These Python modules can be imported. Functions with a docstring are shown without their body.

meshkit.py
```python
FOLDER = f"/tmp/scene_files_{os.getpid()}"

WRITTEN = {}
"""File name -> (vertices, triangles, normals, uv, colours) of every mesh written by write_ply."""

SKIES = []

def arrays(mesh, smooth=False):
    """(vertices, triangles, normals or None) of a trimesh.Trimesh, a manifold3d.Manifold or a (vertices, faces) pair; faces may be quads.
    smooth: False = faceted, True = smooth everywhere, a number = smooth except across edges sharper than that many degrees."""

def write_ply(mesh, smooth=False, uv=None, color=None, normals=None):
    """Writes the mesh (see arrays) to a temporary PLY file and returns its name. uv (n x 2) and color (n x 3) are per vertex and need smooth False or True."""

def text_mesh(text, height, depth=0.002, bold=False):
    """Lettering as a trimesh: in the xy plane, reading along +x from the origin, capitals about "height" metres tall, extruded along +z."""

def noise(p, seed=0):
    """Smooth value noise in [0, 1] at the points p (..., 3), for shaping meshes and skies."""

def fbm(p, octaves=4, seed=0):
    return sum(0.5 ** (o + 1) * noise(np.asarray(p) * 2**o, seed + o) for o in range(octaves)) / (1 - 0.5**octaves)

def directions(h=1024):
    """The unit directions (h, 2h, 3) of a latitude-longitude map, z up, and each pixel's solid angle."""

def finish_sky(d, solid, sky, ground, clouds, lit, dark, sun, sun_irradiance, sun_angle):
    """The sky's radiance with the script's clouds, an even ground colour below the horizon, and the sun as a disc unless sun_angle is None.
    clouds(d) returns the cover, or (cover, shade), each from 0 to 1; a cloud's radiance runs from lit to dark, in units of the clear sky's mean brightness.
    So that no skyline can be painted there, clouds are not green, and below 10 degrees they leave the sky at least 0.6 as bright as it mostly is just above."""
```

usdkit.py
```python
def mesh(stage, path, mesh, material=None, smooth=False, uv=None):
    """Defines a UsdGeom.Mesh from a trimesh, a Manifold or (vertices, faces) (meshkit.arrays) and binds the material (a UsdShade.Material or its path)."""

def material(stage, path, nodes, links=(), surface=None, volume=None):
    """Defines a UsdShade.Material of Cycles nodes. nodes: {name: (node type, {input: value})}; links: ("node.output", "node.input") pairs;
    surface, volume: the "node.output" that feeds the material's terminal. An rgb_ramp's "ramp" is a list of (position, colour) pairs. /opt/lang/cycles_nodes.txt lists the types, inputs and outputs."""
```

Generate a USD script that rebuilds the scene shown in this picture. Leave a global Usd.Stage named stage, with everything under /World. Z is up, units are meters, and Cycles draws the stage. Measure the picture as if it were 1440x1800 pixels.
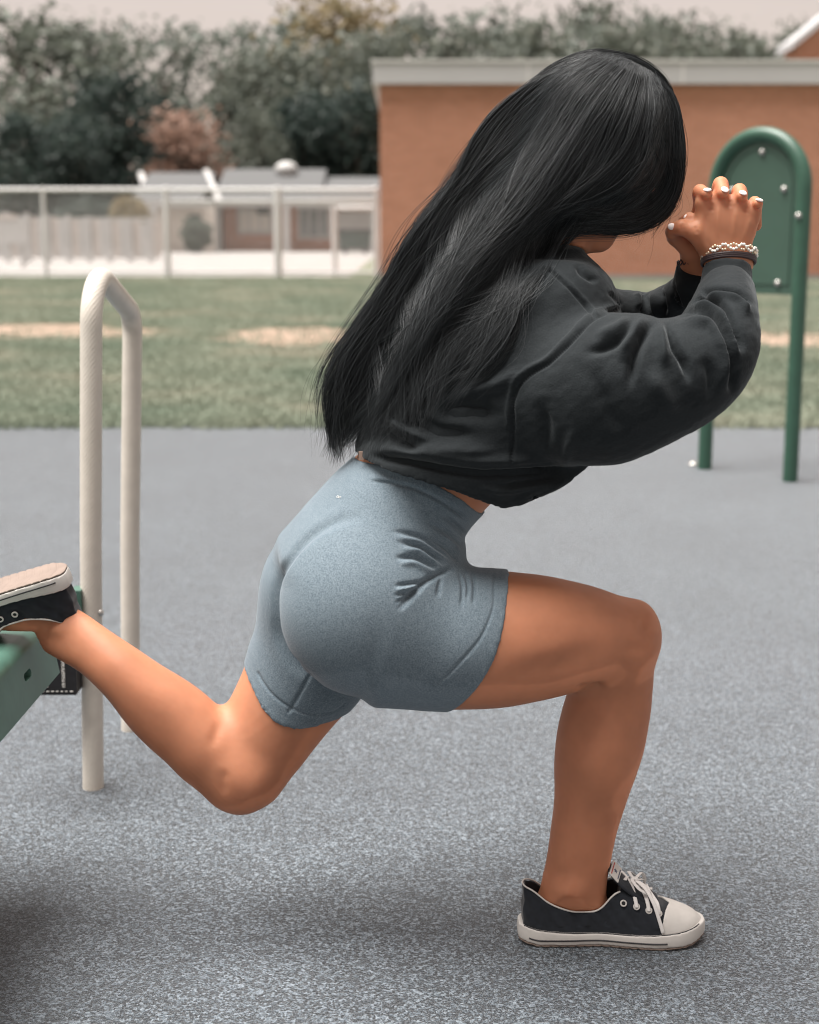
import math, random, os
import numpy as np, trimesh, usdkit, meshkit
from scipy.spatial import cKDTree
from scipy.interpolate import CubicSpline, PchipInterpolator
from scipy.ndimage import map_coordinates, gaussian_filter
from shapely.geometry import Polygon, Point, LineString, box as sbox
from pxr import Usd, UsdGeom, UsdLux, UsdShade, Gf, Sdf, Vt

rng = np.random.default_rng(11)
random.seed(11)
stage = Usd.Stage.CreateInMemory()
UsdGeom.SetStageUpAxis(stage, 'Z')
UsdGeom.SetStageMetersPerUnit(stage, 1.0)
world = UsdGeom.Xform.Define(stage, '/World')
stage.SetDefaultPrim(world.GetPrim())
UsdGeom.Scope.Define(stage, '/World/Looks')

# ------------------------------------------------------------------ camera, sky, sun
CAM_H, PITCH, FPX = 1.04, math.radians(10.9), 2600.0
cam = UsdGeom.Camera.Define(stage, '/World/camera')
cam.CreateHorizontalApertureAttr(24.0)
cam.CreateVerticalApertureAttr(30.0)
cam.CreateFocalLengthAttr(24.0 * FPX / 1440)
cam.CreateFStopAttr(3.4)
cam.CreateFocusDistanceAttr(2.06)
cam.CreateClippingRangeAttr(Gf.Vec2f(0.05, 2000))
cam.CreateExposureAttr(1.32)
cam.AddTranslateOp().Set(Gf.Vec3d(0, 0, CAM_H))
cam.AddRotateXOp().Set(90 - math.degrees(PITCH))

SUN_AZ, SUN_EL = math.radians(-95), math.radians(73)      # from the left, a little behind the scene
sun_dir = np.array([math.sin(SUN_AZ) * math.cos(SUN_EL), math.cos(SUN_AZ) * math.cos(SUN_EL), math.sin(SUN_EL)])
dome = UsdLux.DomeLight.Define(stage, '/World/sky')
dome.GetPrim().SetCustomDataByKey('kind', 'structure')
dome_mat = usdkit.material(stage, '/World/Looks/sky_light', {
    'sky': ('sky_texture', {'sky_type': 'single_scattering', 'sun_disc': False, 'sun_elevation': SUN_EL, 'sun_rotation': SUN_AZ, 'aerosol_density': 2.0}),
    'tc': ('texture_coordinate', {}),
    'mp': ('mapping', {'scale': (1.0, 1.0, 2.6)}),
    'ns': ('noise_texture', {'scale': 1.7, 'detail': 6, 'roughness': 0.55}),
    'rp': ('rgb_ramp', {'ramp': [(0.30, (5.7, 4.75, 4.15)), (0.55, (6.4, 5.3, 4.6)), (0.8, (6.9, 5.75, 5.0))]}),
    'mx': ('mix_color', {'fac': 0.82}),
    'bg': ('background_shader', {'strength': 0.052}),
}, [('tc.generated', 'mp.vector'), ('mp.vector', 'ns.vector'), ('ns.fac', 'rp.fac'), ('sky.color', 'mx.a'), ('rp.color', 'mx.b'), ('mx.result', 'bg.color')], surface='bg.background')
UsdShade.MaterialBindingAPI.Apply(dome.GetPrim()).Bind(dome_mat)
sun = UsdLux.DistantLight.Define(stage, '/World/sun')
sun.CreateNormalizeAttr(True)
sun.CreateIntensityAttr(1.25)
sun.CreateAngleAttr(46.0)
sun.CreateColorAttr(Gf.Vec3f(1.0, 0.955, 0.91))
sun.AddTransformOp().Set(Gf.Matrix4d().SetRotate(Gf.Rotation(Gf.Vec3d(0, 0, 1), Gf.Vec3d(*map(float, sun_dir)))))

# ------------------------------------------------------------------ helpers
FWD = np.array([0, math.cos(PITCH), -math.sin(PITCH)])
UPV = np.array([0, math.sin(PITCH), math.cos(PITCH)])
EYE = np.array([0, 0, CAM_H])


def at(px, py, Y):
    """The point that the photograph shows at (px, py), Y metres away."""
    px, py, Y = np.broadcast_arrays(np.asarray(px, float), np.asarray(py, float), np.asarray(Y, float))
    d = FWD + ((px - 720) / FPX)[..., None] * np.array([1.0, 0, 0]) - ((py - 900) / FPX)[..., None] * UPV
    return EYE + d * (Y / d[..., 1])[..., None]


def on_z(px, py, z=0.0):
    d = FWD + (px - 720) / FPX * np.array([1.0, 0, 0]) - (py - 900) / FPX * UPV
    return EYE + d * ((z - CAM_H) / d[2])


def project(P):
    q = np.asarray(P) - EYE
    zc = q @ FWD
    return np.stack([720 + FPX * q[..., 0] / zc, 900 - FPX * (q @ UPV) / zc], -1)


names = {}


def numbered(parent, name):
    key = f'{parent}/{name}'
    n = names.get(key, 0)
    names[key] = n + 1
    return key if n == 0 else f'{key}_{n:03d}'


def tag(o, label=None, cat=None, group=None, kind=None):
    p = o.GetPrim() if hasattr(o, 'GetPrim') else o
    for k, v in (('label', label), ('category', cat), ('group', group), ('kind', kind)):
        if v:
            p.SetCustomDataByKey(k, v)
    return p


def thing(name, label, cat, loc=(0, 0, 0), rotz=0.0, group=None):
    x = UsdGeom.Xform.Define(stage, numbered('/World', name))
    x.AddTranslateOp().Set(Gf.Vec3d(*map(float, loc)))
    if rotz:
        x.AddRotateZOp().Set(math.degrees(rotz))
    tag(x, label, cat, group)
    x.GetPrim().SetCustomDataByKey('at', str(tuple(round(float(c), 3) for c in loc)))
    return x.GetPrim()


def obj(name, mesh, mat, parent=None, smooth=False, loc=None, **kw):
    """One Mesh prim under parent (or /World). loc: subtract this from world coordinates (the parent's place)."""
    pp = str(parent.GetPath()) if parent is not None else '/World'
    if loc is not None:
        v, f, _ = meshkit.arrays(mesh)
        mesh = trimesh.Trimesh(v - np.asarray(loc), f, process=False)
    m = usdkit.mesh(stage, numbered(pp, name), mesh, M[mat] if isinstance(mat, str) else mat, smooth=smooth)
    tag(m, **kw)
    return m.GetPrim()


def copy_of(root, loc, rotz=0.0, scale=None, label=None, group=None, name=None):
    x = UsdGeom.Xform.Define(stage, numbered('/World', name or root.GetName().rstrip('0123456789').rstrip('_')))
    x.GetPrim().GetReferences().AddInternalReference(root.GetPath())
    x.ClearXformOpOrder()
    x.AddTranslateOp(opSuffix='c').Set(Gf.Vec3d(*map(float, loc)))
    x.AddRotateZOp(opSuffix='c').Set(math.degrees(rotz))
    if scale is not None:
        x.AddScaleOp(opSuffix='c').Set(Gf.Vec3f(*map(float, scale)))
    x.GetPrim().SetInstanceable(True)
    was = root.GetCustomData()
    tag(x, label, was.get('category'), group or was.get('group'))
    return x.GetPrim()


def bx(x0, x1, y0, y1, z0, z1, bevel=0.0):
    b = trimesh.creation.box([x1 - x0, y1 - y0, z1 - z0])
    b.apply_translation([(x0 + x1) / 2, (y0 + y1) / 2, (z0 + z1) / 2])
    return b


def join(ms):
    return trimesh.util.concatenate([trimesh.Trimesh(*meshkit.arrays(m)[:2], process=False) for m in ms])


def pipe(path, r, sides=16, caps=True):
    """A bent tube along a polyline; r a number or one per point."""
    P = np.asarray(path, float)
    r = np.broadcast_to(np.asarray(r, float), (len(P),))
    T = np.gradient(P, axis=0)
    T /= np.linalg.norm(T, axis=1, keepdims=True)
    ref = np.array([1.0, 0, 0]) if abs(T[0][0]) < 0.9 else np.array([0, 1.0, 0])
    u = np.cross(T[0], ref); u /= np.linalg.norm(u)
    V, F = [], []
    a = np.arange(sides) * 2 * np.pi / sides
    for i in range(len(P)):
        u = u - (u @ T[i]) * T[i]; u /= np.linalg.norm(u)
        w = np.cross(T[i], u)
        V.append(P[i] + r[i] * (np.cos(a)[:, None] * u + np.sin(a)[:, None] * w))
    V = np.vstack(V)
    for i in range(len(P) - 1):
        for j in range(sides):
            q = (i * sides + j, i * sides + (j + 1) % sides, (i + 1) * sides + (j + 1) % sides, (i + 1) * sides + j)
            F += [(q[0], q[1], q[2]), (q[0], q[2], q[3])]
    if caps:
        n = len(V)
        V = np.vstack([V, P[:1], P[-1:]])
        e = (len(P) - 1) * sides
        for j in range(sides):
            F += [(n, (j + 1) % sides, j), (n + 1, e + j, e + (j + 1) % sides)]
    return trimesh.Trimesh(V, np.array(F), process=False)


def spline(pts, n=60):
    P = np.asarray(pts, float)
    t = np.r_[0, np.cumsum(np.linalg.norm(np.diff(P, axis=0), axis=1))]
    return PchipInterpolator(t, P)(np.linspace(0, t[-1], n))


def rounded_corner(a, b, c, r, n=8):
    """points of an arc that rounds the corner b of the path a-b-c."""
    a, b, c = (np.asarray(x, float) for x in (a, b, c))
    u, v = (a - b) / np.linalg.norm(a - b), (c - b) / np.linalg.norm(c - b)
    ang = math.acos(np.clip(u @ v, -1, 1))
    d = r / math.tan(ang / 2)
    m = (u + v) / np.linalg.norm(u + v)
    o = b + m * r / math.sin(ang / 2)
    p, q = b + u * d - o, b + v * d - o
    w = math.acos(np.clip(p @ q / r / r, -1, 1))
    return [o + (math.sin((1 - t) * w) * p + math.sin(t * w) * q) / math.sin(w) for t in np.linspace(0, 1, n)]


def ellipsoid(c, r, sub=3, R=None):
    m = trimesh.creation.icosphere(sub)
    v = m.vertices * np.asarray(r)
    if R is not None:
        v = v @ np.asarray(R).T
    return trimesh.Trimesh(v + np.asarray(c), m.faces, process=False)


# ------------------------------------------------------------------ materials
M = {}


def mat(name, nodes, links, surface='p.BSDF'):
    M[name] = usdkit.material(stage, '/World/Looks/' + name, nodes, links, surface=surface)
    return M[name]


def plain(name, color, rough=0.6, var=0.15, scale=8.0, bump=0.0, bscale=60.0, spec=0.5, metallic=0.0, coord='geo', bdist=0.002, **pk):
    """A base colour with gentle uneven tone and a fine relief."""
    c = np.array(color, float)
    nodes = {'g': ('geometry', {}), 'tc': ('texture_coordinate', {}),
             'n': ('noise_texture', {'scale': scale, 'detail': 5, 'roughness': 0.6}),
             'r': ('rgb_ramp', {'ramp': [(0.25, tuple(c * (1 - var))), (0.75, tuple(np.minimum(c * (1 + var), 0.95)))]}),
             'p': ('principled_bsdf', {'roughness': rough, 'specular_ior_level': spec, 'metallic': metallic, **pk})}
    src = 'g.position' if coord == 'geo' else 'tc.object'
    links = [(src, 'n.vector'), ('n.fac', 'r.fac'), ('r.color', 'p.base_color')]
    if bump:
        nodes['bn'] = ('noise_texture', {'scale': bscale, 'detail': 3})
        nodes['b'] = ('bump', {'strength': bump, 'distance': bdist})
        links += [(src, 'bn.vector'), ('bn.fac', 'b.height'), ('b.normal', 'p.normal')]
    return mat(name, nodes, links)


plain('white_metal', (0.52, 0.518, 0.515), 0.5, 0.08, 2)
plain('coping_metal', (0.40, 0.40, 0.41), 0.45, 0.05, 0.6)
plain('roof_shingle', (0.075, 0.077, 0.078), 0.9, 0.12, 6)
plain('brown_roof', (0.30, 0.235, 0.205), 0.9, 0.12, 3)
plain('cream_wall', (0.55, 0.50, 0.45), 0.8, 0.08, 2)
plain('tan_board', (0.40, 0.365, 0.34), 0.8, 0.1, 3)
plain('white_paint', (0.36, 0.356, 0.35), 0.6, 0.05, 3)
plain('window_glass', (0.10, 0.11, 0.115), 0.12, 0.3, 1.5)
plain('dark_green_paint', (0.04, 0.065, 0.06), 0.5, 0.2, 3)
plain('door_brown', (0.33, 0.24, 0.18), 0.6, 0.1, 3)
plain('bark', (0.075, 0.062, 0.05), 0.95, 0.3, 5, bump=0.6, bscale=12, bdist=0.03)
plain('concrete', (0.25, 0.238, 0.228), 0.9, 0.09, 0.8, bump=0.1, bscale=30)
plain('zinc_bolt', (0.42, 0.41, 0.39), 0.35, 0.15, 200, metallic=0.7)
plain('green_powder', (0.024, 0.072, 0.048), 0.42, 0.12, 14, bump=0.12, bscale=300, bdist=0.0006)
plain('green_plastic', (0.033, 0.072, 0.052), 0.5, 0.08, 9, bump=0.1, bscale=400, bdist=0.0004)
plain('black_plastic', (0.012, 0.012, 0.014), 0.4, 0.3, 60, bump=0.1, bscale=300, bdist=0.0005)
plain('label_white', (0.62, 0.61, 0.58), 0.6, 0.1, 200)
plain('hole_dark', (0.008, 0.01, 0.01), 0.9, 0.1, 20)
# ------------------------------------------------------------------ the ground
mat('rubber_granules', {
    'g': ('geometry', {}),
    'v1': ('voronoi_texture', {'scale': 265, 'randomness': 1.0}),
    'sx': ('separate_color', {}),
    'v2': ('voronoi_texture', {'scale': 500, 'randomness': 1.0}),
    'sx2': ('separate_color', {}),
    'mm': ('math', {'math_type': 'multiply_add', 'value2': 0.62, 'value3': 0.0}),
    'm2': ('math', {'math_type': 'multiply_add', 'value2': 0.38}),
    'rp': ('rgb_ramp', {'ramp': [(0.0, (0.004, 0.007, 0.010)), (0.38, (0.008, 0.013, 0.018)), (0.48, (0.010, 0.017, 0.024)), (0.60, (0.040, 0.058, 0.074)), (1.0, (0.225, 0.268, 0.302))]}),
    'big': ('noise_texture', {'scale': 1.6, 'detail': 7, 'roughness': 0.68}),
    'br': ('rgb_ramp', {'ramp': [(0.3, (0.68, 0.69, 0.71)), (0.68, (1.0, 1.0, 1.0))]}),
    'mul': ('mix_color', {'blend_type': 'multiply', 'fac': 1.0}),
    'b': ('bump', {'strength': 1.0, 'distance': 0.0026}),
    'p': ('principled_bsdf', {'roughness': 0.6, 'specular_ior_level': 0.5, 'sheen_weight': 0.55, 'sheen_roughness': 0.35, 'sheen_tint': (0.93, 0.97, 1.0)}),
}, [('g.position', 'v1.vector'), ('v1.color', 'sx.color'), ('g.position', 'v2.vector'), ('v2.color', 'sx2.color'), ('sx.r', 'mm.value1'), ('sx2.r', 'm2.value1'), ('mm.value', 'm2.value3'),
    ('m2.value', 'rp.fac'), ('g.position', 'big.vector'), ('big.fac', 'br.fac'), ('rp.color', 'mul.a'), ('br.color', 'mul.b'), ('mul.result', 'p.base_color'),
    ('m2.value', 'b.height'), ('b.normal', 'p.normal')])
mat('lawn_soil', {
    'g': ('geometry', {}),
    'n': ('noise_texture', {'scale': 2.2, 'detail': 6, 'roughness': 0.65}),
    'r': ('rgb_ramp', {'ramp': [(0.3, (0.11, 0.13, 0.095)), (0.55, (0.155, 0.168, 0.122)), (0.75, (0.24, 0.22, 0.165))]}),
    'p': ('principled_bsdf', {'roughness': 0.95, 'specular_ior_level': 0.1})},
    [('g.position', 'n.vector'), ('n.fac', 'r.fac'), ('r.color', 'p.base_color')])
plain('dirt', (0.235, 0.178, 0.137), 0.95, 0.22, 3, bump=0.4, bscale=25, bdist=0.01, spec=0.1)


def sheet(poly, z):
    v, f = trimesh.creation.triangulate_polygon(poly, engine='earcut') if False else (None, None)
    m = trimesh.creation.extrude_polygon(poly, 0.002)
    m.apply_translation([0, 0, z - 0.002])
    return m


obj('lawn', bx(-160, 160, -20, 240, -0.30, -0.012), 'lawn_soil', kind='structure')
RUB_EDGE = 7.85
edge = [(-14, -8), (14, -8), (14, 7.62)] + [(x, RUB_EDGE - 0.018 * x + 0.05 * math.sin(x * 2.3) + 0.03 * math.sin(x * 7.1 + 1)) for x in np.linspace(13, -14, 120)]
obj('rubber_ground', sheet(Polygon(edge), 0.0), 'rubber_granules', kind='structure')
E2 = [(-60, 32.4), (5, 32.4), (-0.6, 33.5), (30, 64), (60, 110), (-60, 110)]
obj('pavement', sheet(Polygon([(-60, 32.6), (-1.3, 32.6), (-1.3, 63), (40, 63), (40, 100), (-60, 100)]), -0.006), 'concrete', kind='structure')


def blob(cx, cy, rx, ry, seed):
    r = np.random.default_rng(seed)
    a = np.linspace(0, 2 * np.pi, 60, endpoint=False)
    k = 1 + 0.12 * np.sin(3 * a + r.uniform(0, 6)) + 0.10 * np.sin(7 * a + r.uniform(0, 6)) + 0.06 * np.sin(13 * a + r.uniform(0, 6))
    return Polygon(np.c_[cx + rx * k * np.cos(a), cy + ry * k * np.sin(a)])


DIRT = []
for px0, px1, py, ry, sd in ((-260, 300, 584, 1.15, 1), (350, 800, 592, 1.25, 2), (1180, 1700, 598, 1.1, 3), (560, 640, 640, .45, 5), (800, 1100, 604, 0.8, 4)):
    a, b = on_z(px0, py, -0.01), on_z(px1, py, -0.01)
    DIRT.append(blob((a[0] + b[0]) / 2, a[1], (b[0] - a[0]) / 2, ry, sd))
for p_ in DIRT:
    obj('dirt_patch', sheet(p_, -0.007), 'dirt', kind='structure')

# grass: thin blades in tufts, many copies of a few tufts
mat('grass_blade', {
    'oi': ('object_info', {}), 'g': ('geometry', {}),
    'n': ('noise_texture', {'scale': 0.55, 'detail': 4, 'roughness': 0.6}),
    'r': ('rgb_ramp', {'ramp': [(0.3, (0.14, 0.18, 0.132)), (0.52, (0.215, 0.24, 0.182)), (0.72, (0.31, 0.295, 0.23))]}),
    'p': ('principled_bsdf', {'roughness': 0.75, 'specular_ior_level': 0.25}),
    't': ('translucent_bsdf', {}), 'mx': ('mix_closure', {'fac': 0.25})},
    [('g.position', 'n.vector'), ('n.fac', 'r.fac'), ('r.color', 'p.base_color'), ('r.color', 't.color'), ('p.BSDF', 'mx.closure1'), ('t.BSDF', 'mx.closure2')], surface='mx.closure')


def tuft(seed, n=26, rad=0.16, h=0.034):
    r = np.random.default_rng(seed)
    V, F = [], []
    for _ in range(n):
        a, d = r.uniform(0, 2 * np.pi), rad * math.sqrt(r.uniform())
        x, y = d * math.cos(a), d * math.sin(a)
        hh, b = h * r.uniform(0.5, 1.3), r.uniform(0, 2 * np.pi)
        w = 0.0045
        lx, ly = r.normal(0, 0.022, 2)
        dx, dy = w * math.cos(b), w * math.sin(b)
        k = len(V)
        V += [(x - dx, y - dy, -0.01), (x + dx, y + dy, -0.01), (x + lx * .4 + dx * .8, y + ly * .4 + dy * .8, hh * .6), (x + lx * .4 - dx * .8, y + ly * .4 - dy * .8, hh * .6), (x + lx, y + ly, hh)]
        F += [(k, k + 1, k + 2), (k, k + 2, k + 3), (k + 3, k + 2, k + 4)]
    return trimesh.Trimesh(np.array(V), np.array(F), process=False)


gi = UsdGeom.PointInstancer.Define(stage, '/World/grass')
tag(gi, 'short patchy green lawn grass between the play surface and the brick building', 'grass', kind='stuff')
protos = []
for k in range(4):
    m = usdkit.mesh(stage, f'/World/grass/tuft_{k}', tuft(40 + k), M['grass_blade'])
    protos.append(m.GetPath())
gi.CreatePrototypesRel().SetTargets(protos)
N = 46000
u = rng.uniform(size=N)
gy = 7.85 + (31.8 - 7.85) * u ** 1.5
gx = rng.uniform(-1, 1, N) * (0.31 * gy + 0.6)
ok = gy > RUB_EDGE - 0.018 * gx - 0.02 + 0.10 * rng.normal(size=N)
d_in = np.zeros(N, bool)
from shapely import contains_xy
for p_ in DIRT:
    d_in |= contains_xy(p_, gx, gy) & (rng.uniform(size=N) < 0.93)
ok &= ~d_in & (meshkit.fbm(np.c_[gx * 1.2, gy * 0.7, gx * 0]) * 1.6 + rng.uniform(-1, 1, N) > -0.9 if hasattr(meshkit, 'fbm') else True)
gx, gy = gx[ok], gy[ok]
sc = rng.uniform(0.6, 1.5, len(gx))
gi.CreatePositionsAttr(Vt.Vec3fArray.FromNumpy(np.c_[gx, gy, np.full(len(gx), -0.012)].astype(np.float32)))
gi.CreateScalesAttr(Vt.Vec3fArray.FromNumpy(np.repeat(sc[:, None], 3, 1).astype(np.float32)))
an = rng.uniform(0, np.pi, len(gx))
gi.CreateOrientationsAttr(Vt.QuathArray([Gf.Quath(float(math.cos(a)), 0, 0, float(math.sin(a))) for a in an]))
gi.CreateProtoIndicesAttr(Vt.IntArray.FromNumpy(rng.integers(0, 4, len(gx)).astype(np.int32)))

# ------------------------------------------------------------------ the brick building on the right
def brick_mat(name, c1, c2, mortar, flip=False):
    mat(name, {
        'g': ('geometry', {}), 'sep': ('separate_xyz', {}), 'cmb': ('combine_xyz', {}),
        'bk': ('brick_texture', {'scale': 1.0, 'brick_width': 0.215, 'row_height': 0.075, 'mortar_size': 0.005, 'color1': c1, 'color2': c2, 'mortar': mortar, 'bias': -0.1}),
        'n': ('noise_texture', {'scale': 0.5, 'detail': 5}),
        'nr': ('rgb_ramp', {'ramp': [(0.3, (0.88, 0.87, 0.86)), (0.7, (1, 1, 1))]}),
        'mul': ('mix_color', {'blend_type': 'multiply', 'fac': 1.0}),
        'b': ('bump', {'strength': 0.5, 'distance': 0.006, 'invert': True}),
        'p': ('principled_bsdf', {'roughness': 0.9, 'specular_ior_level': 0.2})},
        [('g.position', 'sep.vector'), ('sep.' + ('y' if flip else 'x'), 'cmb.x'), ('sep.z', 'cmb.y'), ('cmb.vector', 'bk.vector'), ('g.position', 'n.vector'), ('n.fac', 'nr.fac'),
         ('bk.color', 'mul.a'), ('nr.color', 'mul.b'), ('mul.result', 'p.base_color'), ('bk.fac', 'b.height'), ('b.normal', 'p.normal')])


brick_mat('brick', (0.43, 0.195, 0.125), (0.36, 0.16, 0.10), (0.45, 0.33, 0.27))
BY = 30.4
bx0 = at(668, 300, BY)[0]
ztop, zcop = at(800, 106, BY)[2], at(800, 148, BY)[2]
o = (bx0, BY, 0)
b = thing('brick_building', 'long single storey red brick building with a flat white metal roof edge', 'building', o)
obj('wall', bx(bx0, bx0 + 26, BY, BY + 18, -0.05, zcop + .12), 'brick', b, loc=o)
obj('footing', bx(bx0 - .02, bx0 + 26.02, BY - .02, BY + 18.02, -0.05, 0.10), 'concrete', b, loc=o)
cop = [bx(bx0 - .14, bx0 + 26.1, BY - .14, BY + 18.1, zcop, ztop - .05), bx(bx0 - .17, bx0 + 26.13, BY - .17, BY + 18.13, ztop - .05, ztop)]
obj('coping', cop[0], 'coping_metal', b, loc=o)
obj('drip_edge', cop[1], 'white_metal', b, loc=o)
for k in range(1, 8):                                              # joints of the metal edge
    x = bx0 - .14 + k * 3.05
    obj('coping_joint', bx(x, x + .05, BY - .146, BY - .1, zcop + .004, ztop - .054), 'white_metal', b, loc=o)
# the gabled brick building far right
gb = at(1404, 75, 58)
o2 = (gb[0], 58, 0)
b2 = thing('gabled_brick_building', 'corner of a taller brick building with a pale sloping roof edge behind the flat roof', 'building', o2)
zz = gb[2]
wall = trimesh.creation.extrude_polygon(Polygon([(0, 0), (14, 0), (14, zz), (7, zz + 5.6), (0, zz)]), 2)
wall.apply_transform(trimesh.transformations.rotation_matrix(np.pi / 2, [1, 0, 0])); wall.apply_translation([0, 2, 0])
obj('wall', wall, 'brick', b2)
for s, (xa, xb) in enumerate(((-0.3, 7.0), (14.3, 7.0))):
    pa, pb = np.array([xa, -.4, zz - .24]), np.array([xb, -.4, zz + 5.62])
    v = np.array([pa, pb, pb + [0, 0, .26], pa + [0, 0, .26]])
    v = np.vstack([v, v + [0, 2.6, 0]])
    obj('roof_slope', trimesh.convex.convex_hull(v), 'coping_metal', b2)

# ------------------------------------------------------------------ white tube fence between the building and the left edge
FY = 31.6
fx = [at(px, 400, FY)[0] for px in (661, 488, 293, 78, -150, -380)]
ft, fm = at(400, 333, FY)[2], at(400, 362, FY)[2]
o = (fx[1], FY, 0)
f = thing('pipe_fence', 'tall white tubular fence with wire mesh left of the brick building', 'fence', o)
for i, x in enumerate(fx):
    r = (0.052, 0.085, 0.062, 0.042, 0.05, 0.05)[i]
    obj('post', pipe([(x, FY, -.1), (x, FY, ft + .04), (x, FY, ft + .06)], [r, r, r * .6], 10), 'white_metal', f, loc=o, smooth=40)
for i in range(len(fx) - 1):
    xa, xb = fx[i + 1], fx[i]
    obj('rail', pipe([(xa, FY, ft), (xb, FY, ft)], 0.042, 8), 'white_metal', f, loc=o, smooth=40)
    if i < 2:
        obj('rail', pipe([(xa, FY, fm + .10), (xb, FY, fm + .10)], 0.04, 8), 'white_metal', f, loc=o, smooth=40)
    obj('rail', pipe([(xa, FY, .10), (xb, FY, .10)], 0.03, 8), 'white_metal', f, loc=o, smooth=40)
ws = []
H = ft - .1
for k in range(int((fx[0] - fx[-1] + H) / .105)):
    for s in (0, 1):
        x = fx[-1] - H + k * .105
        a, b_ = np.array([x, FY - .012 + .024 * s, .1]), np.array([x + H, FY - .012 + .024 * s, .1 + H])
        if s:
            a[0], b_[0] = b_[0], a[0]
        lo, hi = fx[-1], fx[0]
        if a[0] > b_[0]:
            a, b_ = b_, a
        if b_[0] <= lo or a[0] >= hi:
            continue
        d = b_ - a
        t0, t1 = max(0, (lo - a[0]) / d[0]), min(1, (hi - a[0]) / d[0])
        if t1 - t0 > .02:
            ws.append(pipe([a + d * t0, a + d * t1], .0042, 3, False))
obj('wire_mesh', join(ws), 'white_metal', f, loc=o)
tw = thing('window_guard', 'white post of a short white frame standing behind the tube fence', 'frame', (at(588, 400, 33.4)[0], 33.4, 0))
xg = at(588, 400, 33.4)[0]
for dx in (0, 1.02):
    obj('post', pipe([(dx, 0, -.05), (dx, 0, at(588, 362, 33.4)[2])], .06, 8), 'white_metal', tw, smooth=40)
obj('rail', pipe([(0, 0, at(588, 362, 33.4)[2] - .05), (1.02, 0, at(588, 362, 33.4)[2] - .05)], .05, 8), 'white_metal', tw, smooth=40)

# the pale board fence behind it, left
Y2 = 46.0
o = (at(290, 400, Y2)[0], Y2, 0)
f2 = thing('board_fence', 'long pale board fence with white posts behind the tube fence', 'fence', o)
zt2, zb2 = at(150, 372, Y2)[2], -0.05
xs = [at(px, 400, Y2)[0] for px in range(-60, 300, 12)]
for i, x in enumerate(xs[:-1]):
    wide = i % 3 == 0
    zt = zt2 - .018 * (i) * .6
    if wide:
        obj('post', bx(x - .075, x + .075, Y2 - .07, Y2 + .07, zb2, zt + .06), 'white_paint', f2, loc=o)
    else:
        obj('board', bx(x - .098, x + .098, Y2 - .012 + (i % 2) * .02, Y2 + .012 + (i % 2) * .02, .12, zt - (0.02 if i % 2 else .05)), 'tan_board' if (i % 3 == 1) else 'white_paint', f2, loc=o)
for z in (.35, zt2 * .62, zt2 - .28):
    obj('rail', bx(xs[0], xs[-2] + .05, Y2 + .045, Y2 + .075, z, z + .10), 'white_paint', f2, loc=o)
# white sign panel at the left edge
Y3 = 40.0
p0, p1 = at(-40, 378, Y3), at(45, 428, Y3)
o = (p0[0], Y3, 0)
sg = thing('notice_board', 'white notice panel on posts at the left edge beyond the fence', 'sign', o)
obj('panel', bx(p0[0], p1[0], Y3 - .03, Y3 + .03, p1[2], p0[2] - .12), 'white_paint', sg, loc=o)
obj('cap_board', bx(p0[0] - .04, p1[0] - .2, Y3 - .05, Y3 + .05, p0[2] - .115, p0[2] + .02), 'tan_board', sg, loc=o)
for x in (p0[0] + .1, p1[0] - .1):
    obj('post', bx(x - .05, x + .05, Y3 + .032, Y3 + .12, -.05, p1[2] + .3), 'white_paint', sg, loc=o)

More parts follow.
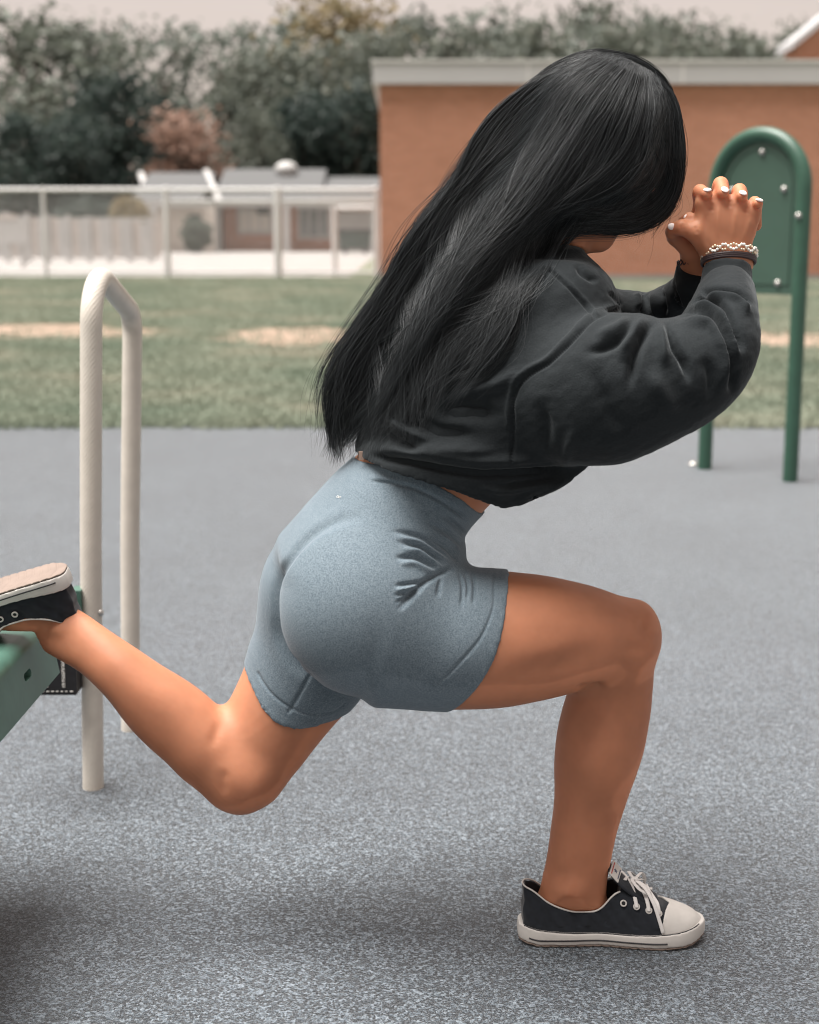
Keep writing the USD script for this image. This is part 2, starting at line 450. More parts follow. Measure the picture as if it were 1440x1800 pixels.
# ------------------------------------------------------------------ the low house beyond
HY = 66.0
brick_mat('house_brick', (0.42, 0.20, 0.14), (0.36, 0.17, 0.12), (0.45, 0.36, 0.3))
def hx(px): return float(at(px, 380, HY)[0])
def hz(py, Y=HY): return float(at(400, py, Y)[2])
o = (hx(450), HY, 0)
h = thing('low_house', 'low house with grey shingle roofs, white trim and patches of red brick', 'house', o)
ev = hz(352)
obj('wall', bx(hx(392), hx(668), HY, HY + 8, -.05, ev - .02), 'house_brick', h, loc=o)
obj('wing_wall', bx(hx(262), hx(385), HY - 1.5, HY + 8, -.05, ev - .02), 'cream_wall', h, loc=o)


def roof(x0, x1, y0, z0, yr, zr, th=.12):
    v = np.array([(x0, y0, z0), (x1, y0, z0), (x1, yr, zr), (x0, yr, zr), (x1, 2 * yr - y0, z0), (x0, 2 * yr - y0, z0)])
    return trimesh.convex.convex_hull(np.vstack([v, v - [0, 0, th]]))


obj('roof', roof(hx(378), hx(566), HY - .9, ev, HY + 4, hz(297, HY + 4)), 'roof_shingle', h, loc=o)
obj('roof', roof(hx(566) + .01, hx(690), HY - .7, hz(346), HY + 4.2, hz(311, HY + 4.2)), 'roof_shingle', h, loc=o)
obj('roof', roof(hx(246), hx(366), HY - 2.2, ev - .05, HY + 3, hz(303, HY + 3)), 'roof_shingle', h, loc=o)
for pa, pb in (((362, 300, HY + 3.4), (388, 358, HY - 2.3)), ((247, 304, HY + 3), (270, 372, HY - 2.4))):
    a, b_ = at(*pa), at(*pb)
    v = np.array([a, b_]); v = np.vstack([v + [-.11, 0, 0], v + [.11, 0, 0]])
    obj('rake_trim', trimesh.convex.convex_hull(np.vstack([v + [0, 0, .06], v - [0, 0, .14]])), 'white_paint', h, loc=o)
obj('fascia', bx(hx(270), hx(388), HY - 2.36, HY - 2.28, ev - .32, ev - .02), 'white_paint', h, loc=o)
obj('fascia', bx(hx(389), hx(566), HY - 1.06, HY - .93, ev - .28, ev + .02), 'white_paint', h, loc=o)
obj('fascia', bx(hx(567), hx(690), HY - .86, HY - .73, hz(365), hz(346) + .02), 'white_paint', h, loc=o)
obj('soffit_vent', bx(hx(455), hx(476), HY - .92, HY - .88, ev - .6, ev - .3), 'hole_dark', h, loc=o)


def window(pa, pb, ya, yb, mull=1, glass='window_glass', Y=HY):
    x0, x1, z0, z1 = hx(pa), hx(pb), hz(yb), hz(ya)
    w = obj('window', join([bx(x0, x0 + .14, Y - .08, Y, z0, z1), bx(x1 - .14, x1, Y - .08, Y, z0, z1), bx(x0 + .14, x1 - .14, Y - .08, Y, z0, z0 + .14), bx(x0 + .14, x1 - .14, Y - .08, Y, z1 - .14, z1)]
            + [bx(x0 + (x1 - x0) * (k + 1) / (mull + 1) - .05, x0 + (x1 - x0) * (k + 1) / (mull + 1) + .05, Y - .07, Y, z0 + .14, z1 - .14) for k in range(mull)]), 'white_paint', h, loc=o)
    obj('pane', bx(x0 + .14, x1 - .14, Y - .03, Y - .005, z0 + .14, z1 - .14), glass, w, loc=o)


window(418, 478, 366, 411, 2, 'cream_wall')
window(524, 580, 362, 420, 2)
window(282, 330, 376, 430, 1)
obj('garage_door', bx(hx(592), hx(655), HY - .07, HY, 0, hz(372)), 'white_paint', h, loc=o)
for k in range(1, 4):
    z = hz(372) * k / 4
    obj('door_groove', bx(hx(592), hx(655), HY - .075, HY - .06, z - .015, z + .015), 'tan_board', h, loc=o)
for px in (387, 507, 660):
    obj('porch_post', bx(hx(px) - .14, hx(px) + .14, HY - 1.24, HY - 1.07, -.05, ev - .3), 'white_paint', h, loc=o)
obj('front_door', bx(hx(340), hx(362), HY - 1.55, HY - 1.49, 0, hz(378)), 'dark_green_paint', h, loc=o)
v_ = at(506, 298, HY + 4)
obj('roof_vent', join([ellipsoid((v_[0], HY + 3.2, v_[2] - .02), (.52, .52, .36), 2), trimesh.creation.cylinder(.36, .9, transform=trimesh.transformations.translation_matrix([v_[0], HY + 3.2, v_[2] - .4]))]), 'white_paint', h, loc=o, smooth=40)
# dark bin in front of the garage
xa, xb = float(at(597, 400, 60)[0]), float(at(652, 400, 60)[0])
za, zb = float(at(600, 436, 60)[2]), float(at(600, 406, 60)[2])
o = ((xa + xb) / 2, 60, 0)
db = thing('waste_container', 'dark green waste container standing in front of the white garage door', 'container', o)
obj('bin', trimesh.convex.convex_hull(np.array([(x * s, y * s2, z) for x in (-.64, .64) for y in (-.5, .5) for z, s, s2 in ((max(za, .02), .9, .9), (zb, 1, 1))])), 'dark_green_paint', db)
obj('lid', bx(-.68, .68, -.54, .54, zb + .002, zb + .07), 'black_plastic', db)
for s in (-.4, .4):
    obj('foot', bx(s - .06, s + .06, -.4, .4, 0.0, max(za, .02)), 'black_plastic', db)
# the brown roofs behind
for (pxa, pxb, pyr, pye, Y, lab) in ((166, 248, 282, 332, 92, 'brown roofed house half hidden by trees behind the white fence'), (296, 392, 280, 303, 96, 'brown roofed house directly behind the grey roof of the low house')):
    x0, x1 = float(at(pxa, 300, Y)[0]), float(at(pxb, 300, Y)[0])
    zr, ze = float(at(300, pyr, Y + 4)[2]), float(at(300, pye, Y)[2])
    o = ((x0 + x1) / 2, Y, 0)
    hb = thing('brown_roof_house', lab, 'house', o)
    obj('wall', bx(x0 + .3, x1 - .3, Y + .5, Y + 8, -.05, ze), 'cream_wall', hb, loc=o)
    obj('roof', roof(x0, x1, Y - .2, ze, Y + 4, zr), 'brown_roof', hb, loc=o)
    obj('chimney', bx(x0 + .6, x0 + 1.5, Y + 3.2, Y + 4.2, ze, zr + .9), 'house_brick', hb, loc=o)
# ------------------------------------------------------------------ trees
def leaf_mat(name, dark, mid, light):
    mat(name, {
        'oi': ('object_info', {}), 'g': ('geometry', {}),
        'n': ('noise_texture', {'scale': 0.9, 'detail': 4, 'roughness': 0.6}),
        'ad': ('math', {'math_type': 'multiply_add', 'value2': 0.35}),
        'r': ('rgb_ramp', {'ramp': [(0.3, dark), (0.55, mid), (0.85, light)]}),
        'p': ('principled_bsdf', {'roughness': 0.6, 'specular_ior_level': 0.35}),
        't': ('translucent_bsdf', {}), 'mx': ('mix_closure', {'fac': 0.35})},
        [('g.position', 'n.vector'), ('g.random_per_island', 'ad.value1'), ('n.fac', 'ad.value3'), ('ad.value', 'r.fac'), ('r.color', 'p.base_color'), ('r.color', 't.color'),
         ('p.BSDF', 'mx.closure1'), ('t.BSDF', 'mx.closure2')], surface='mx.closure')


leaf_mat('leaf_dark', (0.018, 0.030, 0.027), (0.036, 0.054, 0.046), (0.08, 0.105, 0.085))
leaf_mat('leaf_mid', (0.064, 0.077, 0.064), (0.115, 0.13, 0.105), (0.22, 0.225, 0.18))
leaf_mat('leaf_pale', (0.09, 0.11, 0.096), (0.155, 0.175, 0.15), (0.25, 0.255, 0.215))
leaf_mat('leaf_yellow', (0.12, 0.105, 0.06), (0.21, 0.17, 0.095), (0.32, 0.25, 0.15))
leaf_mat('leaf_orange', (0.17, 0.11, 0.085), (0.29, 0.185, 0.14), (0.38, 0.27, 0.21))


def tree(name, label, leafmat, seed, blobs, leaves, size, spread, low, at_, scale, group='trees along the back of the grounds', tall=10.0, thin=0.0):
    """Trunk with limbs and a crown of leaves gathered in clumps; 10 m tall before scaling."""
    r = np.random.default_rng(seed)
    t = thing(name, label, 'tree', at_, r.uniform(0, 6), group)
    x = UsdGeom.Xform(t)
    x.AddScaleOp().Set(Gf.Vec3f(*scale))
    cs = []
    for k in range(blobs):
        zz = low + (1 - low) * (k + .5) / blobs
        prof = math.sin(math.pi * min(1, max(0.12, (zz - low * .8) / (1 - low * .8) * .92))) ** .7
        a, d = r.uniform(0, 2 * np.pi), spread * prof * r.uniform(.25, 1)
        rr = spread * r.uniform(.32, .55) * (0.6 + .5 * prof)
        cs.append((d * math.cos(a), d * math.sin(a), min(zz * tall, tall - rr * .75), rr))
    trunk = [pipe(spline([(0, 0, -.2), (.08, .05, tall * low * .5), (r.normal(0, .15), r.normal(0, .15), tall * (low + .15)), (r.normal(0, .3), r.normal(0, .3), tall * .85)], 14), np.linspace(.26, .05, 14) * (tall / 10), 8)]
    obj('trunk', trunk[0], 'bark', t, smooth=40)
    for k in range(0, blobs, 2):
        c = cs[k]
        zb = max(tall * low * .7, c[2] - c[3] * 1.6)
        obj('limb', pipe(spline([(0.03, 0, zb), (c[0] * .5, c[1] * .5, (zb + c[2]) / 2 - .1), (c[0], c[1], c[2])], 7), np.linspace(.10, .025, 7), 5), 'bark', t, smooth=40)
    V, F, n = [], [], 0
    per = leaves // blobs
    for c in cs:
        u = r.normal(size=(per, 3)); u /= np.linalg.norm(u, axis=1, keepdims=True)
        lump = 1 + .28 * np.sin(u @ r.normal(size=3) * 4.5 + r.uniform(0, 6)) + .18 * np.sin(u @ r.normal(size=3) * 9)
        rad = c[3] * lump * r.uniform(.35, 1.06, per) ** .6 * (1 + .22 * np.abs(r.normal(size=per)) ** 1.5)
        P = np.array(c[:3]) + u * rad[:, None] * [1, 1, .82]
        nrm = u * .6 + r.normal(size=(per, 3)) * .7
        nrm /= np.linalg.norm(nrm, axis=1, keepdims=True)
        a = np.cross(nrm, r.normal(size=(per, 3))); a /= np.linalg.norm(a, axis=1, keepdims=True)
        b_ = np.cross(nrm, a)
        s = size * r.uniform(.6, 1.35, (per, 1))
        q = np.stack([P - a * s, P - b_ * s * .55 + nrm * s * .1, P + a * s, P + b_ * s * .55 + nrm * s * .1], 1)
        V.append(q.reshape(-1, 3))
        i = n + np.arange(per)[:, None] * 4
        F.append(np.vstack([np.hstack([i, i + 1, i + 2]), np.hstack([i, i + 2, i + 3])]))
        n += per * 4
    cr = obj('crown', trimesh.Trimesh(np.vstack(V), np.vstack(F), process=False), leafmat, t)
    return t


def place_tree(px, ptop, Y):
    p = at(px, ptop, Y)
    return (p[0], Y, -0.05), p[2] / 10.0


PROTO = {}
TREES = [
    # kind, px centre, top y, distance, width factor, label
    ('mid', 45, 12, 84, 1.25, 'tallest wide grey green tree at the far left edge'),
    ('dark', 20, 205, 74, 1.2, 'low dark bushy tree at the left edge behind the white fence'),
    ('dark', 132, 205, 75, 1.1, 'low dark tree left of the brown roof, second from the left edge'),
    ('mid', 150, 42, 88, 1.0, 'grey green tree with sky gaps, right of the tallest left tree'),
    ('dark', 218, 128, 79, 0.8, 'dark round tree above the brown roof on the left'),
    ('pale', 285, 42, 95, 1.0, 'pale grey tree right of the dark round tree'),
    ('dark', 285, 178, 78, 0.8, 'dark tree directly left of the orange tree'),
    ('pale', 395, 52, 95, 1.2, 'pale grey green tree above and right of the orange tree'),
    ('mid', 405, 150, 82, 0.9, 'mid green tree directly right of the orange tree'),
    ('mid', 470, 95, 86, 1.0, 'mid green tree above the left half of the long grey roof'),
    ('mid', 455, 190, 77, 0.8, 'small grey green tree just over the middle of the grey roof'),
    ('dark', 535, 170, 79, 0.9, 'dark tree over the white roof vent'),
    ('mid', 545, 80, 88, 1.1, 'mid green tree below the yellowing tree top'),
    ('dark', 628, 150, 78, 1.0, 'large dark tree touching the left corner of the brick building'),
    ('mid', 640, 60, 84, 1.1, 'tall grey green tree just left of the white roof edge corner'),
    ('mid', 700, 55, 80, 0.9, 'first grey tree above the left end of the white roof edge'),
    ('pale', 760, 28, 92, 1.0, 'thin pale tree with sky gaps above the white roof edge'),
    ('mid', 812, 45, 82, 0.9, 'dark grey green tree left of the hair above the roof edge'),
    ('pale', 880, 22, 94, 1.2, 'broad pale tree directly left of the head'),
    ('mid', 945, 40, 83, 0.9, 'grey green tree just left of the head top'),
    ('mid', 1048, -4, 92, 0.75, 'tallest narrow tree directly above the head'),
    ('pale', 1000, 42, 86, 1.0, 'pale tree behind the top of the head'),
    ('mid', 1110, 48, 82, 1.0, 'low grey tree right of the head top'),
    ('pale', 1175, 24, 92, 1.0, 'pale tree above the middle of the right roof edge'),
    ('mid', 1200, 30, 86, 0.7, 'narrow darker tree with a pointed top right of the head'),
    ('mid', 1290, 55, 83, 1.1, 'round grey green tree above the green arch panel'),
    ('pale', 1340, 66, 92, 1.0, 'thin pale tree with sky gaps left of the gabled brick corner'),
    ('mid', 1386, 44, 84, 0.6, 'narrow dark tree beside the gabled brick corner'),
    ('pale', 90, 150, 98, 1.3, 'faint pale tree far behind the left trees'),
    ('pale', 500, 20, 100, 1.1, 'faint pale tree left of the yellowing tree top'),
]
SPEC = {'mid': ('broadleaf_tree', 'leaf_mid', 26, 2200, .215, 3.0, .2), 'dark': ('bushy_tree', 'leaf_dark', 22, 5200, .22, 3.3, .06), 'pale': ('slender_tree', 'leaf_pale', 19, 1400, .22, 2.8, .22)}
variants = {}
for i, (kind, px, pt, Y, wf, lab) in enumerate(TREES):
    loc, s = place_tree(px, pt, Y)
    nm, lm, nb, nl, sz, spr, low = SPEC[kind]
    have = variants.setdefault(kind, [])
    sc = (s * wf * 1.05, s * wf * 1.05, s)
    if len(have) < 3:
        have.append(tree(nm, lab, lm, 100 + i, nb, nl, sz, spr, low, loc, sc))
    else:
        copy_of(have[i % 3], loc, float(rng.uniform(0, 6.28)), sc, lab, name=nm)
loc, s = place_tree(592, -12, 90)
tree('yellowing_tree', 'tall tree with a thin yellowing top left of the brick building', 'leaf_yellow', 71, 19, 2200, .22, 2.7, .35, loc, (s, s, s))
loc, s = place_tree(326, 196, 76)
tree('orange_tree', 'small tree with rusty orange leaves above the brown roof', 'leaf_orange', 72, 22, 2600, .20, 2.6, .38, loc, (s * 1.15, s * 1.15, s))
# shrubs near the fence
def shrub(name, label, leafmat, px, py0, py1, Y, w, seed):
    p, q = at(px, py0, Y), at(px, py1, Y)
    r = np.random.default_rng(seed)
    hh = p[2] - max(q[2], 0)
    t = thing(name, label, 'shrub', (p[0], Y, max(q[2], 0)))
    obj('stem', pipe([(0, 0, -.05), (.02, .01, hh * .5)], [.05, .02], 6), 'bark', t)
    per = 2600
    u = r.normal(size=(per, 3)); u /= np.linalg.norm(u, axis=1, keepdims=True)
    P = u * (r.uniform(.5, 1, (per, 1)) ** .5) * [w / 2, w / 2, hh * .5] * (1 + .15 * np.sin(u @ r.normal(size=3) * 5)[:, None]) + [0, 0, hh * .5]
    a = r.normal(size=(per, 3)); a /= np.linalg.norm(a, axis=1, keepdims=True)
    b_ = np.cross(a, r.normal(size=(per, 3))); b_ /= np.linalg.norm(b_, axis=1, keepdims=True)
    s = .07 * r.uniform(.6, 1.4, (per, 1))
    q = np.stack([P - a * s, P - b_ * s * .5, P + a * s, P + b_ * s * .5], 1).reshape(-1, 3)
    i = np.arange(per)[:, None] * 4
    obj('foliage', trimesh.Trimesh(q, np.vstack([np.hstack([i, i + 1, i + 2]), np.hstack([i, i + 2, i + 3])]), process=False), leafmat, t)


shrub('tan_shrub', 'round tan and orange shrub above the pale board fence', 'leaf_yellow', 222, 336, 440, 52, 1.5, 5)
shrub('green_shrub', 'dark green shrub above the pale board fence left of the tan shrub', 'leaf_dark', 150, 342, 440, 53, 2.6, 6)
shrub('porch_shrub', 'dark green shrub in front of the low house porch', 'leaf_mid', 345, 382, 440, 62, 1.3, 7)

# ------------------------------------------------------------------ the green arched play panel
PR, PL = on_z(1389, 846), on_z(1239, 824)
ax = PR - PL; W = np.linalg.norm(ax); ax /= W
nrm = np.array([ax[1], -ax[0], 0])                                  # towards the camera
o = (PL + PR) / 2
pp = thing('play_panel', 'green playground panel with an arched tube frame on two posts', 'play panel', o)
R_ = .031
ztop = at(1345, 222, (PL[1] + PR[1]) / 2)[2] - R_
zs = ztop - W / 2
arc = [o + ax * (W / 2) * math.cos(t) + np.array([0, 0, zs + (W / 2) * math.sin(t)]) for t in np.linspace(np.pi, 0, 26)]
path = [PL + [0, 0, -.05], PL + [0, 0, .3], PL + [0, 0, .6]] + arc + [PR + [0, 0, .6], PR + [0, 0, .3], PR + [0, 0, -.05]]
obj('frame', pipe(path, R_, 20), 'green_powder', pp, loc=o, smooth=40)
zb = at(1392, 519, PR[1])[2]


def arch2d(w, z0, z1, n=30):
    return Polygon([(-w, z0)] + [(w * math.cos(t), z1 + w * math.sin(t)) for t in np.linspace(np.pi, 0, n)] + [(w, z0)])


def upright(poly, depth, off):
    m = trimesh.creation.extrude_polygon(poly, depth)
    Tm = np.eye(4); Tm[:3, 0] = ax; Tm[:3, 1] = [0, 0, 1]; Tm[:3, 2] = nrm; Tm[:3, 3] = nrm * off
    m.apply_transform(Tm)
    return m


w0 = W / 2 - R_ * .55
obj('panel', upright(arch2d(w0, zb, zs), .014, -.012), 'green_plastic', pp)
obj('panel_rib', upright(arch2d(w0 - .035, zb + .04, zs).difference(arch2d(w0 - .045, zb + .05, zs)), .004, .002), 'green_plastic', pp)
for (px, py) in ((1342, 267), (1384, 332), (1372, 498)):
    q = at(px, py, o[1] + .12 * 0)
    t = (q[0] - o[0]) / ax[0] if abs(ax[0]) > .2 else 0
    Yq = o[1] + ax[1] * t
    q = at(px, py, Yq); t = (q[0] - o[0]) / ax[0]
    for tt in ((t, -t) if abs(t) > .03 else (t,)):
        c = ax * tt + nrm * .004 + np.array([0, 0, q[2]])
        bolt = obj('bolt', ellipsoid(c, (.014, .014, .014), 2), 'zinc_bolt', pp, smooth=True)
for s, pz in ((1, at(1424, 379, PR[1])[2]), (-1, at(1424, 379, PR[1])[2])):
    obj('clamp_bolt', ellipsoid(ax * s * (W / 2) + nrm * (R_ + .002) + np.array([0, 0, pz]), (.013, .013, .013), 2), 'zinc_bolt', pp, smooth=True)
fb = on_z(1219, 818)
obj('anchor_bolt', ellipsoid(fb - o + np.array([0, 0, .004]), (.022, .022, .014), 2), 'zinc_bolt', pp, smooth=True)

# ------------------------------------------------------------------ the beige grab rail
plain('beige_coating', (0.52, 0.485, 0.43), 0.42, 0.07, 30, bump=0.1, bscale=500, bdist=0.0004)
A, B = on_z(163, 1384), on_z(229, 1282)
A[2] = B[2] = 0
At = at(156, 512, A[1] + .005); Bt = at(228, 585, B[1] + .01)
top0, top1 = at(157, 470, A[1] + .02), at(229, 560, B[1] + .0)
At2, Bt2 = at(160, 464, A[1] + .012), at(233, 552, B[1] + .01)
path = [A + [0, 0, -.03], A * .5 + At * .5] + rounded_corner(A, At2, Bt2, .075, 14) + rounded_corner(At2, Bt2, B, .055, 12) + [B * .5 + Bt * .5, B + [0, 0, -.03]]
P = np.asarray(path)
t = np.r_[0, np.cumsum(np.linalg.norm(np.diff(P, axis=0), axis=1))]
tt = np.arange(0, t[-1], .0021)
P = np.stack([np.interp(tt, t, P[:, k]) for k in range(3)], 1)
P = gaussian_filter(P, (3, 0), mode='nearest')
rail = pipe(P, .0192, 64)
nr, ns = len(P), 64
aa = np.arange(ns) * 2 * np.pi / ns
ss = tt[:, None]
k_ = 2 * np.pi / .0092
rel = np.abs(np.sin((ss * k_ / 2 + aa[None] * 9))) * np.abs(np.sin((ss * k_ / 2 - aa[None] * 9)))
rel = .00055 * np.minimum(rel * 1.6, 1)
v = np.array(rail.vertices)
ring = v[:nr * ns].reshape(nr, ns, 3)
dirn = ring - P[:, None]; dirn /= np.linalg.norm(dirn, axis=2, keepdims=True)
v[:nr * ns] = (ring + dirn * rel[..., None]).reshape(-1, 3)
rail = trimesh.Trimesh(v, rail.faces, process=False)
gr = thing('grab_rail', 'beige textured grab rail bent over two posts beside the green step', 'handrail', A)
obj('tube', rail, 'beige_coating', gr, loc=A, smooth=True)
bp = at(176, 1077, A[1] - .004)
obj('bolt', join([ellipsoid(bp + [.0, 0, 0], (.007, .007, .007), 2), trimesh.creation.cylinder(.0045, .03, transform=trimesh.transformations.translation_matrix(bp - [.012, 0, 0]) @ trimesh.transformations.rotation_matrix(np.pi / 2, [0, 1, 0]))]), 'zinc_bolt', gr, loc=A, smooth=40)

# ------------------------------------------------------------------ the green step
SZ = .437
e0, e1 = on_z(62, 1113, SZ), on_z(0, 1175, SZ)
dirv = (e1 - e0) / np.linalg.norm(e1 - e0)
sidev = np.array([-dirv[1], dirv[0], 0])
if sidev[0] < 0: sidev = -sidev                                     # to the right, towards the rail side
far = e0 - dirv * .085
st_th = .088
so = far.copy(); so[2] = 0
sp = thing('step_platform', 'green coated metal step with slotted sides under the rear shoe', 'step', so)
plain('step_green', (0.050, 0.110, 0.086), 0.38, 0.16, 20, bump=0.15, bscale=220, bdist=0.0008)
import manifold3d as m3
L, Wd = .95, .62
prof = [(-Wd, 0), (-.022, 0)] + [(-.022 + .022 * math.sin(a), -.022 + .022 * math.cos(a)) for a in np.linspace(.2, np.pi / 2, 6)] + [(0.012, -st_th), (-.022, -st_th - .004), (-.026, -st_th + .004), (-.006, -st_th + .006), (-.005, -.024), (-.024, -.006), (-Wd, -.006)]
cs = trimesh.creation.extrude_polygon(Polygon(prof), L)
Tm = np.eye(4); Tm[:3, 0] = sidev; Tm[:3, 1] = [0, 0, 1]; Tm[:3, 2] = dirv; Tm[:3, 3] = far - so + np.array([0, 0, 0])
if np.linalg.det(Tm[:3, :3]) < 0:
    cs.invert()
cs.apply_transform(Tm)
solid = m3.Manifold(m3.Mesh(np.asarray(cs.vertices, np.float32), np.asarray(cs.faces, np.uint32)))


def capsule_hole(c, d, n_, half, r):
    ds = []
    for s in (-1, 1):
        cy = trimesh.creation.cylinder(r, .06, sections=20)
        z = n_ / np.linalg.norm(n_); x = d; y = np.cross(z, x)
        T4 = np.eye(4); T4[:3, 0], T4[:3, 1], T4[:3, 2], T4[:3, 3] = x, y, z, c + d * half * s
        cy.apply_transform(T4)
        ds.append(cy)
    return m3.Manifold.hull_points(np.vstack([m.vertices for m in ds]).astype(np.float32))


for s in np.arange(.150, L, .22):
    c = far - so + dirv * s + np.array([0, 0, -st_th * .52])
    solid = solid - capsule_hole(c, dirv, sidev, .012, .0062)
    for wd in (-.07, -.19, -.31, -.43):
        c = far - so + dirv * (s + .05) + sidev * wd
        solid = solid - capsule_hole(c, dirv, np.array([0, 0, 1.0]), .010, .005)
obj('deck', solid, 'step_green', sp, smooth=25)
for s, w in ((.06, -.22), (.06, -Wd + .05), (L - .06, -.22), (L - .06, -Wd + .05)):
    c = far - so + dirv * s + sidev * w
    obj('leg', pipe([(c[0], c[1], -.02), (c[0], c[1], SZ - .007)], .024, 14), 'step_green', sp, smooth=40)
endcap = [far - so + sidev * w + np.array([0, 0, z]) - dirv * t for w in (-Wd, -.008) for z in (-.007, -st_th) for t in (-.004, .0)]
obj('end_plate', trimesh.convex.convex_hull(np.array(endcap)), 'step_green', sp)
# black moulded block with pale lettering between step and rail
y0 = A[1] - .05
q0, q1 = at(40, 1222, y0), at(150, 1150, y0)
blk = thing('black_mounting_block', 'black moulded block with pale upright lettering between green step and rail', 'block', (q0[0], y0, q0[2]))
wb, hb_ = q1[0] - q0[0] - .018, q1[2] - q0[2] + .10
shape = trimesh.creation.extrude_polygon(Polygon([(0, 0), (wb, 0), (wb, hb_), (0, hb_)]).buffer(-.004).buffer(.004), .05)
shape.apply_transform(np.array([[1, 0, 0, 0], [0, 0, 1, 0], [0, 1, 0, 0], [0, 0, 0, 1.0]])); shape.invert()
obj('body', shape, 'black_plastic', blk)
rr = np.random.default_rng(4)
for xq, za_, zb_ in ((82, 1208, 1166), (112, 1208, 1160)):
    x = at(xq, 1200, y0)[0] - q0[0]
    z = at(xq, za_, y0)[2] - q0[2]; z1 = at(xq, zb_, y0)[2] - q0[2]
    ms = []
    while z < z1:
        hgl = rr.uniform(.0018, .0036); wgl = .0052
        a_ = rr.uniform(-.3, .3)
        ms.append(bx(x - wgl / 2, x + wgl / 2, -.0012, .0, z, z + hgl * .45))
        if rr.uniform() < .6:
            xs_ = x + rr.choice([-1, 1]) * wgl * .36
            ms.append(bx(xs_ - .0008, xs_ + .0008, -.0014, 0.0, z + .0002, z + hgl + .0004))
        z += hgl + .0007
    obj('lettering', join(ms), 'label_white', blk)
ms = []
for k in range(7):
    xk = .035 + k * .0085 + rr.uniform(0, .002)
    ms.append(bx(xk, xk + rr.uniform(.003, .006), -.0012, 0, .0065, .0080))
obj('lettering', join(ms), 'label_white', blk)
bk0 = at(141, 1062, A[1] - .005)
br = thing('rail_bracket', 'small green metal bracket between step end and front rail post', 'bracket', bk0)
obj('plate', bx(-.012, .006, -.02, .02, -.03, .03), 'step_green', br)
obj('bolt', ellipsoid((-.004, -.021, .0), (.006, .004, .006), 2), 'zinc_bolt', br, smooth=True)
# ------------------------------------------------------------------ smooth solids: fields on a grid, then a skin over them
BIG = 9.0


class Grid:
    def __init__(self, lo, hi, h):
        self.lo, self.h = np.asarray(lo, float), h
        self.n = np.ceil((np.asarray(hi, float) - self.lo) / h).astype(int) + 1
        self.F = np.full(self.n, BIG, np.float32)

    def like(self):
        g = Grid(self.lo, self.lo, self.h)
        g.n = self.n.copy(); g.F = np.full(self.n, BIG, np.float32)
        return g

    def points(self, sl):
        ax = [self.lo[k] + self.h * np.arange(sl[k].start, sl[k].stop) for k in range(3)]
        return np.stack(np.meshgrid(*ax, indexing='ij'), -1)

    def window(self, lo, hi):
        a = np.clip(np.floor((np.asarray(lo) - self.lo) / self.h).astype(int), 0, self.n - 1)
        b = np.clip(np.ceil((np.asarray(hi) - self.lo) / self.h).astype(int) + 1, 1, self.n)
        return tuple(slice(int(p), int(max(q, p + 1))) for p, q in zip(a, b))

    def add(self, prim, k=0.02, pad=0.05):
        lo, hi, fn = prim
        sl = self.window(np.asarray(lo) - pad, np.asarray(hi) + pad)
        P = self.points(sl)
        d = fn(P.reshape(-1, 3)).reshape(P.shape[:3]).astype(np.float32)
        a = self.F[sl]
        h = np.maximum(k - np.abs(a - d), 0) / k if k > 0 else 0
        self.F[sl] = np.minimum(a, d) - h * h * k * .25
        return self

    def cut(self, fn, lo=None, hi=None, k=0.0):
        """keep only where fn <= 0"""
        sl = self.window(lo if lo is not None else self.lo, hi if hi is not None else self.lo + self.n * self.h)
        P = self.points(sl)
        d = fn(P.reshape(-1, 3)).reshape(P.shape[:3]).astype(np.float32)
        self.F[sl] = np.maximum(self.F[sl], d)
        return self

    def __call__(self, P):
        q = (np.asarray(P) - self.lo) / self.h
        return map_coordinates(self.F, q.reshape(-1, 3).T, order=1, mode='nearest').reshape(q.shape[:-1])

    def grad(self, P, e=None):
        e = e or self.h
        g = np.stack([self(P + np.eye(3)[k] * e) - self(P - np.eye(3)[k] * e) for k in range(3)], -1)
        return g / (np.linalg.norm(g, axis=-1, keepdims=True) + 1e-9)

    def skin(self, level=0.0):
        return skin_of(self.F - level, self.lo, self.h)


